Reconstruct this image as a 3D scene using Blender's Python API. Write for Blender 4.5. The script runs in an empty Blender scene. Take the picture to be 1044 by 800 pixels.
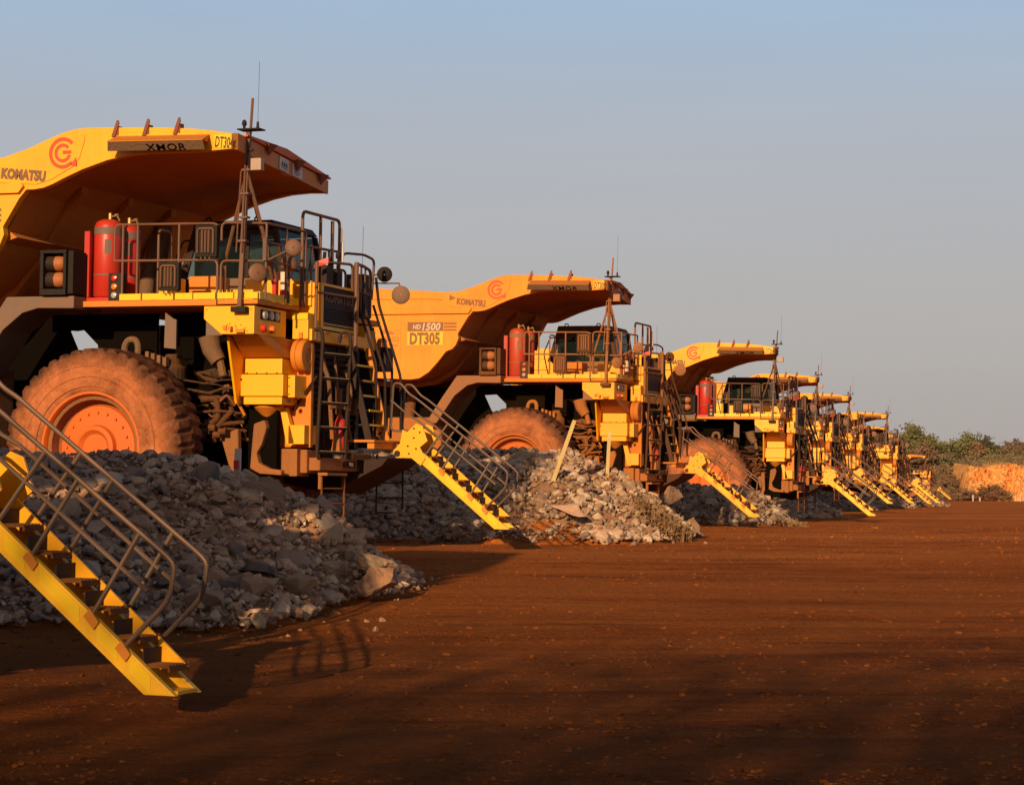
import bpy, bmesh, math, random
from mathutils import Vector, Matrix, noise
R = math.radians
sc = bpy.context.scene
COL = sc.collection
CAMZ = 1.65                                   # eye height above the ground at the camera

# ------------------------------------------------------------------ materials
def nodes(name):
    m = bpy.data.materials.new(name); m.use_nodes = True
    nt = m.node_tree; b = nt.nodes['Principled BSDF']
    return m, nt, b
def N(nt, typ, **kw):
    n = nt.nodes.new(typ)
    for k, v in kw.items():
        if k in n.inputs: n.inputs[k].default_value = v
        else: setattr(n, k, v)
    return n
def noise_tex(nt, scale, detail=6, rough=.6, vec=None):
    n = N(nt, 'ShaderNodeTexNoise'); n.inputs['Scale'].default_value = scale
    n.inputs['Detail'].default_value = detail; n.inputs['Roughness'].default_value = rough
    if vec is not None: nt.links.new(vec, n.inputs['Vector'])
    return n.outputs['Fac']
def ramp(nt, fac, stops):
    r = N(nt, 'ShaderNodeValToRGB'); e = r.color_ramp.elements
    while len(e) < len(stops): e.new(.5)
    for el, (p, c) in zip(e, stops):
        el.position = p; el.color = (*c, 1) if len(c) == 3 else c
    nt.links.new(fac, r.inputs[0]); return r.outputs[0]
def mixc(nt, fac, a, b, blend='MIX'):
    n = N(nt, 'ShaderNodeMix', data_type='RGBA', blend_type=blend)
    for i, v in ((0, fac), (6, a), (7, b)):
        if hasattr(v, 'is_linked'): nt.links.new(v, n.inputs[i])
        else: n.inputs[i].default_value = v if not isinstance(v, tuple) else ((*v, 1) if len(v) == 3 else v)
    return n.outputs[2]
def mth(nt, op, a, b=None, clamp=False):
    n = N(nt, 'ShaderNodeMath', operation=op); n.use_clamp = clamp
    for i, v in enumerate((a, b)):
        if v is None: continue
        if hasattr(v, 'is_linked'): nt.links.new(v, n.inputs[i])
        else: n.inputs[i].default_value = v
    return n.outputs[0]
def bump(nt, b, h, strength=.3, dist=.01):
    n = N(nt, 'ShaderNodeBump'); n.inputs['Strength'].default_value = strength; n.inputs['Distance'].default_value = dist
    nt.links.new(h, n.inputs['Height']); nt.links.new(n.outputs[0], b.inputs['Normal'])
DUST = (.40, .125, .026)
def painted(name, col, dust=.5, rough=.45, low=0.0, metallic=0, bmp=.0, spec=.4, dcol=DUST, chip=0):
    """paint or steel with red dust lying in patches and streaks; each truck carries its own dust amount in its object colour"""
    m, nt, b = nodes(name)
    tc = N(nt, 'ShaderNodeTexCoord').outputs['Object']
    oi = N(nt, 'ShaderNodeObjectInfo')
    geo = N(nt, 'ShaderNodeNewGeometry')
    sep = N(nt, 'ShaderNodeSeparateXYZ'); nt.links.new(geo.outputs['Normal'], sep.inputs[0])
    pz = N(nt, 'ShaderNodeSeparateXYZ'); nt.links.new(tc, pz.inputs[0])
    n1 = noise_tex(nt, 1.3, 8, .65, tc)
    mp = N(nt, 'ShaderNodeMapping'); mp.inputs['Scale'].default_value = (9, 9, .8); nt.links.new(tc, mp.inputs[0])
    n2 = noise_tex(nt, 1.6, 5, .6, mp.outputs[0])
    n3 = noise_tex(nt, 26, 4, .7, tc)
    f = mth(nt, 'ADD', mth(nt, 'MULTIPLY', n1, .9), mth(nt, 'MULTIPLY', n2, .55))
    f = mth(nt, 'ADD', f, mth(nt, 'MULTIPLY', n3, .35))
    f = mth(nt, 'SUBTRACT', f, .62)
    f = mth(nt, 'ADD', f, mth(nt, 'MULTIPLY', oi.outputs['Alpha'], .55))
    up = mth(nt, 'MULTIPLY', mth(nt, 'MAXIMUM', sep.outputs['Z'], 0), .35)
    f = mth(nt, 'ADD', f, up)
    if low: f = mth(nt, 'ADD', f, mth(nt, 'MULTIPLY', mth(nt, 'SUBTRACT', low, pz.outputs['Z']), .28))
    f = mth(nt, 'MULTIPLY', f, dust * 1.5, True)
    c = mixc(nt, f, col, dcol)
    if chip:
        mp2 = N(nt, 'ShaderNodeMapping'); mp2.inputs['Scale'].default_value = (1, 1, 5); nt.links.new(tc, mp2.inputs[0])
        n4 = noise_tex(nt, 7, 9, .75, tc); n5 = noise_tex(nt, 3.2, 9, .8, mp2.outputs[0])
        k = mth(nt, 'MAXIMUM', mth(nt, 'MULTIPLY', mth(nt, 'SUBTRACT', n4, .63), 14, True), mth(nt, 'MULTIPLY', mth(nt, 'SUBTRACT', n5, .66), 14, True))
        c = mixc(nt, mth(nt, 'MULTIPLY', k, chip), c, (.115, .042, .014))
    nt.links.new(c, b.inputs['Base Color'])
    r = mth(nt, 'ADD', mth(nt, 'MULTIPLY', f, .45), rough, True)
    nt.links.new(r, b.inputs['Roughness']); b.inputs['Metallic'].default_value = metallic; b.inputs['Specular IOR Level'].default_value = spec
    if bmp: bump(nt, b, mth(nt, 'ADD', mth(nt, 'MULTIPLY', n3, .5), mth(nt, 'MULTIPLY', n1, 2.5)) if chip else n3, bmp, .02)
    return m
M = {}
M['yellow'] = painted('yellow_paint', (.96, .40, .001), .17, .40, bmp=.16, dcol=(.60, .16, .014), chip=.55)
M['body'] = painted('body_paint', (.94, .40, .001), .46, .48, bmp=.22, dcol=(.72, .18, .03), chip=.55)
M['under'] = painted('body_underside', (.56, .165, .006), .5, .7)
M['orange'] = painted('dusty_orange_paint', (.62, .19, .008), .42, .55, dcol=(.48, .13, .018), chip=.5)
M['strip'] = painted('reflective_yellow', (.90, .52, .002), .18, .35)
M['rail'] = painted('rail_paint', (.085, .045, .028), .42, .5)
M['black'] = painted('black_shaded_steel', (.0035, .0028, .0022), .012, .9, spec=.03)  # near-black colour holds the shade beneath the decks; also used for lettering
M['rust'] = painted('rusty_bracket', (.17, .045, .02), .3, .7)
M['dark'] = painted('black_steel', (.010, .008, .007), .12, .6, spec=.2)
M['darkdust'] = painted('dusty_dark_steel', (.022, .014, .009), .36, .75, low=2.2, spec=.2)
M['grey'] = painted('grey_brown_steel', (.125, .088, .062), .4, .6)
M['mud'] = painted('mud_caked_steel', (.17, .085, .04), .9, .85, low=2.0, bmp=.9)
M['red'] = painted('red_tank_paint', (.50, .018, .014), .20, .35)
M['band'] = painted('grey_band', (.11, .09, .08), .4, .6)
M['brass'] = painted('brass_valve', (.45, .3, .12), .3, .4, metallic=.7)
M['lamp'] = painted('rusty_lamp_body', (.36, .105, .028), .35, .55)
M['pale'] = painted('dusty_pale_box', (.40, .30, .23), .5, .5)
M['white'] = painted('white_plate', (.62, .58, .54), .35, .5)
M['black_text'] = painted('dark_lettering', (.035, .022, .015), .25, .6)
M['brown_text'] = painted('brown_lettering', (.16, .085, .04), .3, .6)
M['pale_text'] = painted('pale_lettering', (.72, .56, .42), .25, .6)
M['faint_text'] = painted('faint_lettering', (.55, .17, .04), .3, .6)
M['red_text'] = painted('red_emblem', (.70, .055, .018), .12, .5)
M['rim'] = painted('rim_paint', (.64, .115, .007), .34, .6, dcol=(.42, .10, .015), chip=.4)
M['lens_red'] = painted('red_lens', (.55, .02, .01), .15, .2)
M['lens_amber'] = painted('amber_lens', (.75, .16, .01), .2, .25)
M['lens_clear'] = painted('clear_lens', (.38, .36, .33), .3, .2)
M['chrome'] = painted('mirror_back', (.16, .12, .10), .5, .4, metallic=.5)
M['stairyellow'] = painted('stair_yellow', (.90, .45, .001), .26, .4, chip=.7)
M['bare'] = painted('bare_worn_rail', (.13, .095, .07), .25, .42, metallic=.45)
def tyre_mat():
    m, nt, b = nodes('dusty_rubber')
    tc = N(nt, 'ShaderNodeTexCoord').outputs['Object']
    at = N(nt, 'ShaderNodeAttribute', attribute_name='tread').outputs['Fac']
    n1 = noise_tex(nt, 1.9, 8, .68, tc); n3 = noise_tex(nt, 26, 6, .75, tc); n2 = noise_tex(nt, 6, 7, .7, tc)
    f = mth(nt, 'ADD', mth(nt, 'MULTIPLY', n1, .55), mth(nt, 'MULTIPLY', n2, .35)); f = mth(nt, 'ADD', f, mth(nt, 'MULTIPLY', n3, .2))
    side = ramp(nt, f, [(.40, (.15, .050, .022)), (.53, (.37, .112, .040)), (.66, (.55, .172, .062))])
    trd = ramp(nt, f, [(.44, (.030, .015, .010)), (.56, (.13, .046, .021)), (.70, (.30, .10, .042))])
    c = mixc(nt, at, side, trd)
    nt.links.new(c, b.inputs['Base Color']); b.inputs['Roughness'].default_value = .92; b.inputs['Specular IOR Level'].default_value = .1
    bump(nt, b, mth(nt, 'ADD', n3, n2), .7, .02); return m
M['tyre'] = tyre_mat()
def glass_mat():
    m, nt, b = nodes('cab_glass')
    b.inputs['Base Color'].default_value = (.02, .03, .03, 1); b.inputs['Roughness'].default_value = .06
    tr = N(nt, 'ShaderNodeBsdfTransparent'); tr.inputs[0].default_value = (.66, .72, .66, 1)
    mx = N(nt, 'ShaderNodeMixShader'); mx.inputs[0].default_value = .3
    nt.links.new(tr.outputs[0], mx.inputs[1]); nt.links.new(b.outputs[0], mx.inputs[2])
    nt.links.new(mx.outputs[0], nt.nodes['Material Output'].inputs[0]); return m
M['glass'] = glass_mat()
def rock_mat(name, a, b_, c_):
    m, nt, b = nodes(name)
    geo = N(nt, 'ShaderNodeNewGeometry'); oi = N(nt, 'ShaderNodeObjectInfo')
    p = geo.outputs['Position']
    n1 = noise_tex(nt, 3.1, 8, .65, p); n2 = noise_tex(nt, 22, 6, .7, p); n0 = noise_tex(nt, .5, 3, .5, p)
    c = ramp(nt, mth(nt, 'ADD', mth(nt, 'MULTIPLY', n1, .75), mth(nt, 'MULTIPLY', n2, .25)), [(.33, a), (.52, b_), (.68, c_)])
    sep = N(nt, 'ShaderNodeSeparateXYZ'); nt.links.new(geo.outputs['Normal'], sep.inputs[0])
    d = mth(nt, 'MULTIPLY', mth(nt, 'MULTIPLY', mth(nt, 'ADD', sep.outputs['Z'], .1), mth(nt, 'SUBTRACT', n0, .08)), 1.6, True)
    c = mixc(nt, d, c, (.46, .19, .075))
    v = mth(nt, 'ADD', mth(nt, 'MULTIPLY', oi.outputs['Random'], .5), .75)
    c = mixc(nt, 1.0, c, v, 'MULTIPLY')
    nt.links.new(c, b.inputs['Base Color']); b.inputs['Roughness'].default_value = .88
    bump(nt, b, mth(nt, 'ADD', n1, mth(nt, 'MULTIPLY', n2, .5)), .55, .05); return m
ROCK = [rock_mat('grey_rock', (.125, .088, .062), (.245, .180, .132), (.38, .288, .21)),
        rock_mat('blue_grey_rock', (.075, .058, .045), (.155, .124, .098), (.25, .202, .155)),
        rock_mat('tan_rock', (.22, .135, .07), (.40, .265, .145), (.55, .38, .22)),
        rock_mat('brown_rock', (.11, .06, .035), (.24, .13, .07), (.34, .20, .115)),
        rock_mat('pale_rock', (.34, .225, .14), (.56, .40, .265), (.68, .52, .37))]
FINES = rock_mat('rubble_fines', (.075, .045, .028), (.17, .10, .06), (.27, .165, .095))
def ground_mat():
    m, nt, b = nodes('red_dirt')
    p = N(nt, 'ShaderNodeNewGeometry').outputs['Position']
    def mapped(s, rz=0):
        mp = N(nt, 'ShaderNodeMapping'); mp.inputs['Scale'].default_value = s; mp.inputs['Rotation'].default_value = (0, 0, rz)
        nt.links.new(p, mp.inputs[0]); return mp.outputs[0]
    big = noise_tex(nt, .12, 5, .55, p); mid = noise_tex(nt, .9, 7, .62, p)
    fine = noise_tex(nt, 14, 6, .7, p); grit = noise_tex(nt, 60, 3, .7, p)
    trk = noise_tex(nt, 1.0, 5, .6, mapped((.22, 1.3, 1), R(-8)))
    trk2 = noise_tex(nt, 1.0, 4, .6, mapped((.05, 2.6, 1), R(14)))
    f = mth(nt, 'ADD', mth(nt, 'MULTIPLY', mid, .27), mth(nt, 'MULTIPLY', trk, .27))
    f = mth(nt, 'ADD', f, mth(nt, 'MULTIPLY', big, .20)); f = mth(nt, 'ADD', f, mth(nt, 'MULTIPLY', fine, .32))
    c = ramp(nt, f, [(.42, (.17, .038, .006)), (.52, (.43, .104, .016)), (.62, (.62, .180, .036))])
    g2 = noise_tex(nt, 7, 8, .8, mapped((1, 1.6, 1)))
    c = mixc(nt, mth(nt, 'MULTIPLY', mth(nt, 'MULTIPLY', mth(nt, 'SUBTRACT', .46, g2), 9, True), .62), c, (.045, .013, .003))
    rut = noise_tex(nt, 1.0, 6, .65, mapped((.40, 2.6, 1), R(5)))
    c = mixc(nt, mth(nt, 'MULTIPLY', mth(nt, 'MULTIPLY', mth(nt, 'SUBTRACT', .45, rut), 8, True), .6), c, (.10, .026, .005))
    lane = noise_tex(nt, 1.0, 4, .5, mapped((.035, .30, 1), R(-24)))
    c = mixc(nt, mth(nt, 'MULTIPLY', mth(nt, 'MULTIPLY', mth(nt, 'SUBTRACT', lane, .50), 7, True), .45), c, (.62, .185, .040))
    sp = mth(nt, 'GREATER_THAN', grit, .66)
    c = mixc(nt, mth(nt, 'MULTIPLY', sp, .30), c, (.42, .17, .05))
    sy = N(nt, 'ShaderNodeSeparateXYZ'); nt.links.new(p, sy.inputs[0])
    near_shade = mth(nt, 'ADD', mth(nt, 'MULTIPLY', mth(nt, 'SUBTRACT', 40.0, sy.outputs['Y']), .035), mth(nt, 'MULTIPLY', mth(nt, 'SUBTRACT', mid, .5), 1.0))
    c = mixc(nt, mth(nt, 'MULTIPLY', mth(nt, 'MINIMUM', mth(nt, 'MAXIMUM', near_shade, 0), 1), .74), c, (.060, .016, .003))  # foreground shade painted into the soil colour, darker toward the camera
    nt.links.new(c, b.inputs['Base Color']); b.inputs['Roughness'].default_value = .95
    b.inputs['Specular IOR Level'].default_value = .03
    h = mth(nt, 'ADD', mth(nt, 'MULTIPLY', trk, .9), mth(nt, 'MULTIPLY', trk2, .5))
    h = mth(nt, 'ADD', h, mth(nt, 'MULTIPLY', mid, .7)); h = mth(nt, 'ADD', h, mth(nt, 'MULTIPLY', fine, .45))
    h = mth(nt, 'ADD', h, mth(nt, 'MULTIPLY', grit, .12))
    bump(nt, b, h, 1.0, .14); return m
def simple(name, stops, scale, rough=.9, bmp=.4, dist=.05, stretch=(1, 1, 1)):
    m, nt, b = nodes(name)
    p = N(nt, 'ShaderNodeNewGeometry').outputs['Position']
    mp = N(nt, 'ShaderNodeMapping'); mp.inputs['Scale'].default_value = stretch; nt.links.new(p, mp.inputs[0])
    n = noise_tex(nt, scale, 8, .65, mp.outputs[0])
    nt.links.new(ramp(nt, n, stops), b.inputs['Base Color']); b.inputs['Roughness'].default_value = rough
    b.inputs['Specular IOR Level'].default_value = .15
    if bmp: bump(nt, b, n, bmp, dist)
    return m
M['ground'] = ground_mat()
M['hill'] = simple('hill_soil', [(.35, (.10, .035, .016)), (.6, (.17, .065, .03)), (.75, (.22, .10, .05))], .25, bmp=.8, dist=.5)
M['cut'] = simple('eroded_clay', [(.34, (.36, .11, .028)), (.44, (.74, .29, .075)), (.6, (.86, .42, .13)), (.72, (.88, .50, .20))], 1.1, bmp=1.0, dist=.6, stretch=(1, 1, .6))
M['wood'] = simple('pale_timber', [(.3, (.46, .30, .11)), (.7, (.62, .43, .18))], 9, bmp=.2, dist=.01, stretch=(1, 1, .15))
M['bark'] = simple('bark', [(.3, (.09, .06, .045)), (.7, (.20, .15, .11))], 2)
def leaf_mat(name, a, b2):
    m, nt, b = nodes(name)
    p = N(nt, 'ShaderNodeNewGeometry').outputs['Position']
    n = noise_tex(nt, .55, 6, .7, p)
    nt.links.new(ramp(nt, n, [(.32, a), (.68, b2)]), b.inputs['Base Color']); b.inputs['Roughness'].default_value = .8
    b.inputs['Specular IOR Level'].default_value = .15
    return m
LEAF = [leaf_mat('olive_leaves', (.11, .10, .036), (.23, .20, .075)),  # leaf colours lightened to carry the haze of distance
        leaf_mat('dull_green_leaves', (.105, .090, .045), (.21, .175, .08)),
        leaf_mat('dry_brown_leaves', (.16, .082, .042), (.30, .165, .085))]
M['straw'] = leaf_mat('dry_straw', (.20, .095, .038), (.36, .20, .085))

# ------------------------------------------------------------------ mesh helpers
def P2(pts, y0, y1, bm):
    """prism: outline in the truck's X-Z plane, extruded across Y"""
    a = [bm.verts.new((x, y0, z)) for x, z in pts]; b = [bm.verts.new((x, y1, z)) for x, z in pts]
    n = len(pts); bm.faces.new(a); bm.faces.new(b[::-1])
    for i in range(n):
        j = (i + 1) % n; bm.faces.new((a[j], a[i], b[i], b[j]))
def BX(bm, x0, x1, y0, y1, z0, z1):
    P2([(x0, z0), (x1, z0), (x1, z1), (x0, z1)], y0, y1, bm)
def HULL(bm, pts):
    vs = [bm.verts.new(p) for p in pts]
    bmesh.ops.convex_hull(bm, input=vs)
def TB(bm, pts, r, n=7, cap=True):
    pts = [Vector(p) for p in pts]; rings = []
    rs = r if isinstance(r, (list, tuple)) else [r] * len(pts)
    up = None
    for i, p in enumerate(pts):
        d = ((pts[min(i + 1, len(pts) - 1)] - p).normalized() + (p - pts[max(i - 1, 0)]).normalized())
        d = d.normalized() if d.length > 1e-6 else Vector((0, 0, 1))
        if up is None: up = d.orthogonal().normalized()
        up = (up - d * up.dot(d)); up = up.normalized() if up.length > 1e-5 else d.orthogonal().normalized()
        sd = d.cross(up)
        rings.append([bm.verts.new(p + (up * math.cos(2 * math.pi * k / n) + sd * math.sin(2 * math.pi * k / n)) * rs[i]) for k in range(n)])
    for a, b in zip(rings, rings[1:]):
        for k in range(n): bm.faces.new((a[k], a[(k + 1) % n], b[(k + 1) % n], b[k]))
    if cap: bm.faces.new(rings[0][::-1]); bm.faces.new(rings[-1])
def round_path(pts, rad=.07, n=3):
    """polyline with its inner corners rounded, like bent pipe"""
    pts = [Vector(p) for p in pts]; out = [pts[0]]
    for a, b, c in zip(pts, pts[1:], pts[2:]):
        u = (a - b); v = (c - b); t = min(rad, u.length * .45, v.length * .45)
        p, q = b + u.normalized() * t, b + v.normalized() * t
        for k in range(n + 1):
            s = k / n; out.append(p * (1 - s) ** 2 + b * 2 * s * (1 - s) + q * s * s)
    return out + [pts[-1]]
def PIPE(bm, pts, r=.025, rad=.09, n=7): TB(bm, round_path(pts, rad), r, n)
def LATHE(bm, prof, axis, origin, n=24, cap=True):
    """prof: (along, radius) list, spun about 'x', 'y' or 'z' through origin"""
    o = Vector(origin); rings = []
    for a, r in prof:
        ring = []
        for k in range(n):
            t = 2 * math.pi * k / n; c, s = math.cos(t) * r, math.sin(t) * r
            v = {'x': (a, c, s), 'y': (c, a, s), 'z': (c, s, a)}[axis]
            ring.append(bm.verts.new(o + Vector(v)))
        rings.append(ring)
    for a, b in zip(rings, rings[1:]):
        for k in range(n):
            bm.faces.new((a[k], a[(k + 1) % n], b[(k + 1) % n], b[k]))
    if cap:
        for r_ in (rings[0], rings[-1]): bm.faces.new(r_)
def mesh_obj(name, build, mat, parent=None, bevel=0, smooth=False, angle=35):
    bm = bmesh.new(); build(bm)
    bmesh.ops.recalc_face_normals(bm, faces=bm.faces)
    if bevel:
        es = [e for e in bm.edges if len(e.link_faces) == 2 and e.calc_face_angle(0) > R(30)]
        bmesh.ops.bevel(bm, geom=es, offset=bevel, segments=2, profile=.6, affect='EDGES', clamp_overlap=True)
    if smooth:
        for f in bm.faces: f.smooth = True
        for e in bm.edges:
            if len(e.link_faces) == 2 and e.calc_face_angle(0) > R(angle): e.smooth = False
    me = bpy.data.meshes.new(name); bm.to_mesh(me); bm.free()
    for m in (mat if isinstance(mat, list) else [mat]): me.materials.append(m)
    o = bpy.data.objects.new(name, me); COL.objects.link(o); o.parent = parent
    return o
def text_obj(name, body, size, mtx, mat, parent, squash=1.0, bold=.0, shear=0, depth=.003):
    cu = bpy.data.curves.new(name, 'FONT'); cu.body = body; cu.size = size; cu.offset = bold; cu.shear = shear
    cu.space_character = 1.12 if body == 'XMOR' else 1.04; cu.align_x = 'LEFT'; cu.extrude = depth; cu.resolution_u = 3
    t = bpy.data.objects.new('tmp', cu); COL.objects.link(t)
    dg = bpy.context.evaluated_depsgraph_get()
    me = bpy.data.meshes.new_from_object(t.evaluated_get(dg))
    bpy.data.objects.remove(t); bpy.data.curves.remove(cu)
    me.transform(Matrix.Diagonal((squash, 1, 1, 1))); me.transform(mtx)
    me.materials.clear(); me.materials.append(mat)
    o = bpy.data.objects.new(name, me); COL.objects.link(o); o.parent = parent; return o
def side_mtx(x, y, z, tilt=0):      # lettering that faces the truck's right-hand side, reading forwards
    return Matrix.Translation((x, y, z)) @ Matrix.Rotation(tilt, 4, 'Y') @ Matrix.Rotation(R(90), 4, 'X')
def front_mtx(x, y, z, yaw=0, roll=0):
    return Matrix.Translation((x, y, z)) @ Matrix.Rotation(yaw, 4, 'Z') @ Matrix(((0, 0, 1, 0), (1, 0, 0, 0), (0, 1, 0, 0), (0, 0, 0, 1))) @ Matrix.Rotation(roll, 4, 'Z')
def root(name, label, cat, loc, rot=(0, 0, 0), group=None):
    o = bpy.data.objects.new(name, None); COL.objects.link(o); o.empty_display_size = .3
    o.location = loc; o.rotation_euler = rot; o['label'] = label; o['category'] = cat
    if group: o['group'] = group
    return o
def tag(o, label, cat, group=None, kind=None):
    o['label'] = label; o['category'] = cat
    if group: o['group'] = group
    if kind: o['kind'] = kind
    return o

# ------------------------------------------------------------------ the haul truck (X forward, Y to its left, Z up; origin on the ground under the right front wheel's outer face)
YC = 2.85
def tyre_build(y0, w, cx, cz=1.5, flip=False, nl=44):
    prof = [(.16, .79, 0), (.07, .80, 0), (.03, .86, 0), (.025, .90, 0), (.005, .905, 0), (-.018, 1.02, 0), (-.02, 1.04, 0), (-.032, 1.05, 0), (-.03, 1.12, 0), (-.015, 1.125, 0), (-.008, 1.20, 0), (-.016, 1.21, 0), (.005, 1.26, 0), (.03, 1.325, .0), (.035, 1.345, .03),
            (.07, 1.43, .05), (.12, 1.482, .048), (.30, 1.495, .042), (w * .5 - .03, 1.5, .042)]
    full = prof + [(w - a, r, g) for a, r, g in prof[::-1]]
    def f(bm):
        per = 4; n = nl * per; rings = []
        for pi, (a, r, g) in enumerate(full):
            ring = []
            off = 0 if a < w / 2 else per // 2
            for k in range(n):
                kk = (k + off) % per
                rr = r - (g if kk == 0 else 0)
                da = (.5 - abs(a / w - .5)) * 2.6
                t = 2 * math.pi * (k + da) / n
                y = y0 + (w - a if flip else a)
                ring.append(bm.verts.new((cx + math.cos(t) * rr, y, cz + math.sin(t) * rr)))
            rings.append(ring)
        for a, b in zip(rings, rings[1:]):
            for k in range(n): bm.faces.new((a[k], a[(k + 1) % n], b[(k + 1) % n], b[k]))
    return f
def rim_build(yface, s, cx, cz=1.5):
    # s = +1: the dish opens towards -Y (right wheels), -1: towards +Y
    def f(bm):
        pr = [(.17, .80), (.03, .855), (.0, .85), (.0, .80), (.05, .775), (.09, .77), (.11, .72), (.30, .705), (.33, .66), (.24, .62), (.20, .40), (.20, .34), (.12, .32), (.10, .26), (.16, .20), (.16, .0)]
        LATHE(bm, [(a * s, r) for a, r in pr], 'y', (cx, yface, cz), 40, cap=False)
        for k in range(20):
            t = 2 * math.pi * k / 20
            LATHE(bm, [((.25) * s, .022), (.19 * s, .022)], 'y', (cx + .52 * math.cos(t), yface, cz + .52 * math.sin(t)), 6)
    return f
def G_logo(bm, cx, cz, y, s):
    def arc(r0, r1, a0, a1, n=22):
        vs = []
        for k in range(n + 1):
            t = R(a0 + (a1 - a0) * k / n)
            vs.append((bm.verts.new((cx + r0 * s * math.cos(t), y, cz + r0 * s * math.sin(t))), bm.verts.new((cx + r1 * s * math.cos(t), y, cz + r1 * s * math.sin(t)))))
        for (a, b), (c, d) in zip(vs, vs[1:]): bm.faces.new((a, b, d, c))
    def quad(pts): bm.faces.new([bm.verts.new((cx + x * s, y, cz + z * s)) for x, z in pts])
    arc(.78, 1.0, 42, 318); arc(.40, .60, 42, 345)
    quad([(.0, -.06), (.60, -.06), (.60, .14), (.0, .14)])
    quad([(.55, -.78), (1.02, -.86), (.98, -.30)])
def make_truck():
    T = root('haul_truck', '', 'haul truck', (0, 0, 0), group='haul trucks parked in a row')
    def part(name, build, mat, par=T, **k): return mesh_obj(name, build, mat, par, **k)
    # wheels -------------------------------------------------
    def wheel(cx, y0, w, right, front):
        wh = part('wheel', lambda bm: LATHE(bm, [(y0 + .34, .30), (y0 + w - .34, .30)], 'y', (cx, 0, 1.5), 20), M['darkdust'])
        ty = mesh_obj('tyre', tyre_build(y0, w, cx, flip=not right), M['tyre'], wh, smooth=True, angle=28)
        at_ = ty.data.attributes.new('tread', 'FLOAT', 'POINT')
        at_.data.foreach_set('value', [max(0, min(1, (math.hypot(v.co.x - cx, v.co.z - 1.5) - 1.20) / .22)) for v in ty.data.vertices])
        sg = 1 if right else -1; yf = y0 + .05 if right else y0 + w - .05
        mesh_obj('rim', rim_build(yf, sg, cx), M['rim'], wh, smooth=True)
        mesh_obj('rim_gutter_shade', lambda bm: LATHE(bm, [(.085 * sg, .765), (.098 * sg, .714), (.29 * sg, .70), (.322 * sg, .655), (.245 * sg, .622)], 'y', (cx, yf, 1.5), 40, cap=False), M['mud'], wh, smooth=True)  # dark band puts the shade of the rim recess into colour
    wheel(0, 0, .95, True, True); wheel(0, 2 * YC - .95, .95, False, True)
    for y, rt in ((-.02, True), (1.02, True), (2 * YC - 1.93, False), (2 * YC - .93, False)): wheel(-5.3, y, .91, rt, False)
    # chassis ------------------------------------------------
    def frame(bm):
        for y in (1.95, 3.35): P2([(-7.3, 1.6), (-5.5, 1.35), (1.9, 1.25), (2.3, 1.3), (2.3, 1.75), (-.2, 2.0), (-7.3, 2.25)], y, y + .4, bm)
        for x in (-6.8, -3.5, -1.2, 1.2): BX(bm, x, x + .35, 2.35, 3.35, 1.4, 1.9)
        LATHE(bm, [(.95, .22), (4.75, .22)], 'y', (0, 0, 1.5), 14); LATHE(bm, [(1.9, .55), (3.8, .55)], 'y', (-5.3, 0, 1.5), 18)
    part('chassis', frame, M['darkdust'], bevel=.02)
    def eng(bm):
        BX(bm, .15, 2.25, 2.12, 3.6, 1.8, 3.62); BX(bm, -1.15, 1.45, 4.15, 4.95, 2.45, 3.62)
        BX(bm, .55, 1.75, 1.75, 2.1, 2.9, 3.6); BX(bm, .25, 1.6, 1.6, 2.1, 2.1, 2.45)
        LATHE(bm, [(-.2, .3), (.9, .3)], 'x', (.9, 2.0, 2.7), 14)
        BX(bm, -3.4, -1.4, 3.7, 4.9, 1.7, 2.7)
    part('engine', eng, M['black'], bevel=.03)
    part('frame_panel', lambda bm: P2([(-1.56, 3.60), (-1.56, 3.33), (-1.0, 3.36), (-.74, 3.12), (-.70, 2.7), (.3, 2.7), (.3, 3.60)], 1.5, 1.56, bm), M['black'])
    part('dark_backing_sheet', lambda bm: P2([(-5.6, 3.85), (-5.6, 1.3), (-1.2, 1.3), (-1.12, 2.85), (-1.28, 2.95), (-1.48, 3.36), (-1.52, 3.6), (-2.6, 3.55)], 1.93, 1.94, bm), M['black'])  # thin near-black sheet in place of the shaded depth under the body
    part('fuel_tank', lambda bm: BX(bm, -3.7, -2.2, .75, 1.5, 1.25, 2.75), M['mud'], bevel=.08)
    part('left_front_panel', lambda bm: BX(bm, 1.5, 2.45, 3.95, 5.0, 1.6, 3.6), M['black'])
    def pipes(bm):
        rn = random.Random(4)
        for k in range(8):
            z = 2.55 - k * .13; y = 1.15 + .10 * (k % 4)
            PIPE(bm, [(1.0 + rn.uniform(-.1, .2), y, z), (1.35, y, z + rn.uniform(-.07, .05)), (1.6, y, z + rn.uniform(-.05, .07)), (1.84, y + .2, z + .02)], rn.choice([.014, .02, .03]), .06)
        PIPE(bm, [(1.25, 1.2, 2.25), (1.5, 1.2, 2.28), (1.54, 1.2, 1.98), (1.42, 1.2, 1.9), (1.42, 1.3, 1.62)], .045, .1, 9)
        PIPE(bm, [(1.75, 1.25, 2.1), (1.5, 1.25, 1.85), (1.38, 1.3, 1.7)], .045, .08, 8)
        for k in range(5): LATHE(bm, [(0, .05), (.12, .05)], 'x', (1.22 + .09 * k, 1.15, 1.72 + .05 * (k % 3)), 8)
    part('hydraulic_pipe', pipes, M['darkdust'], smooth=True)
    rc = random.Random(8)
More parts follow.
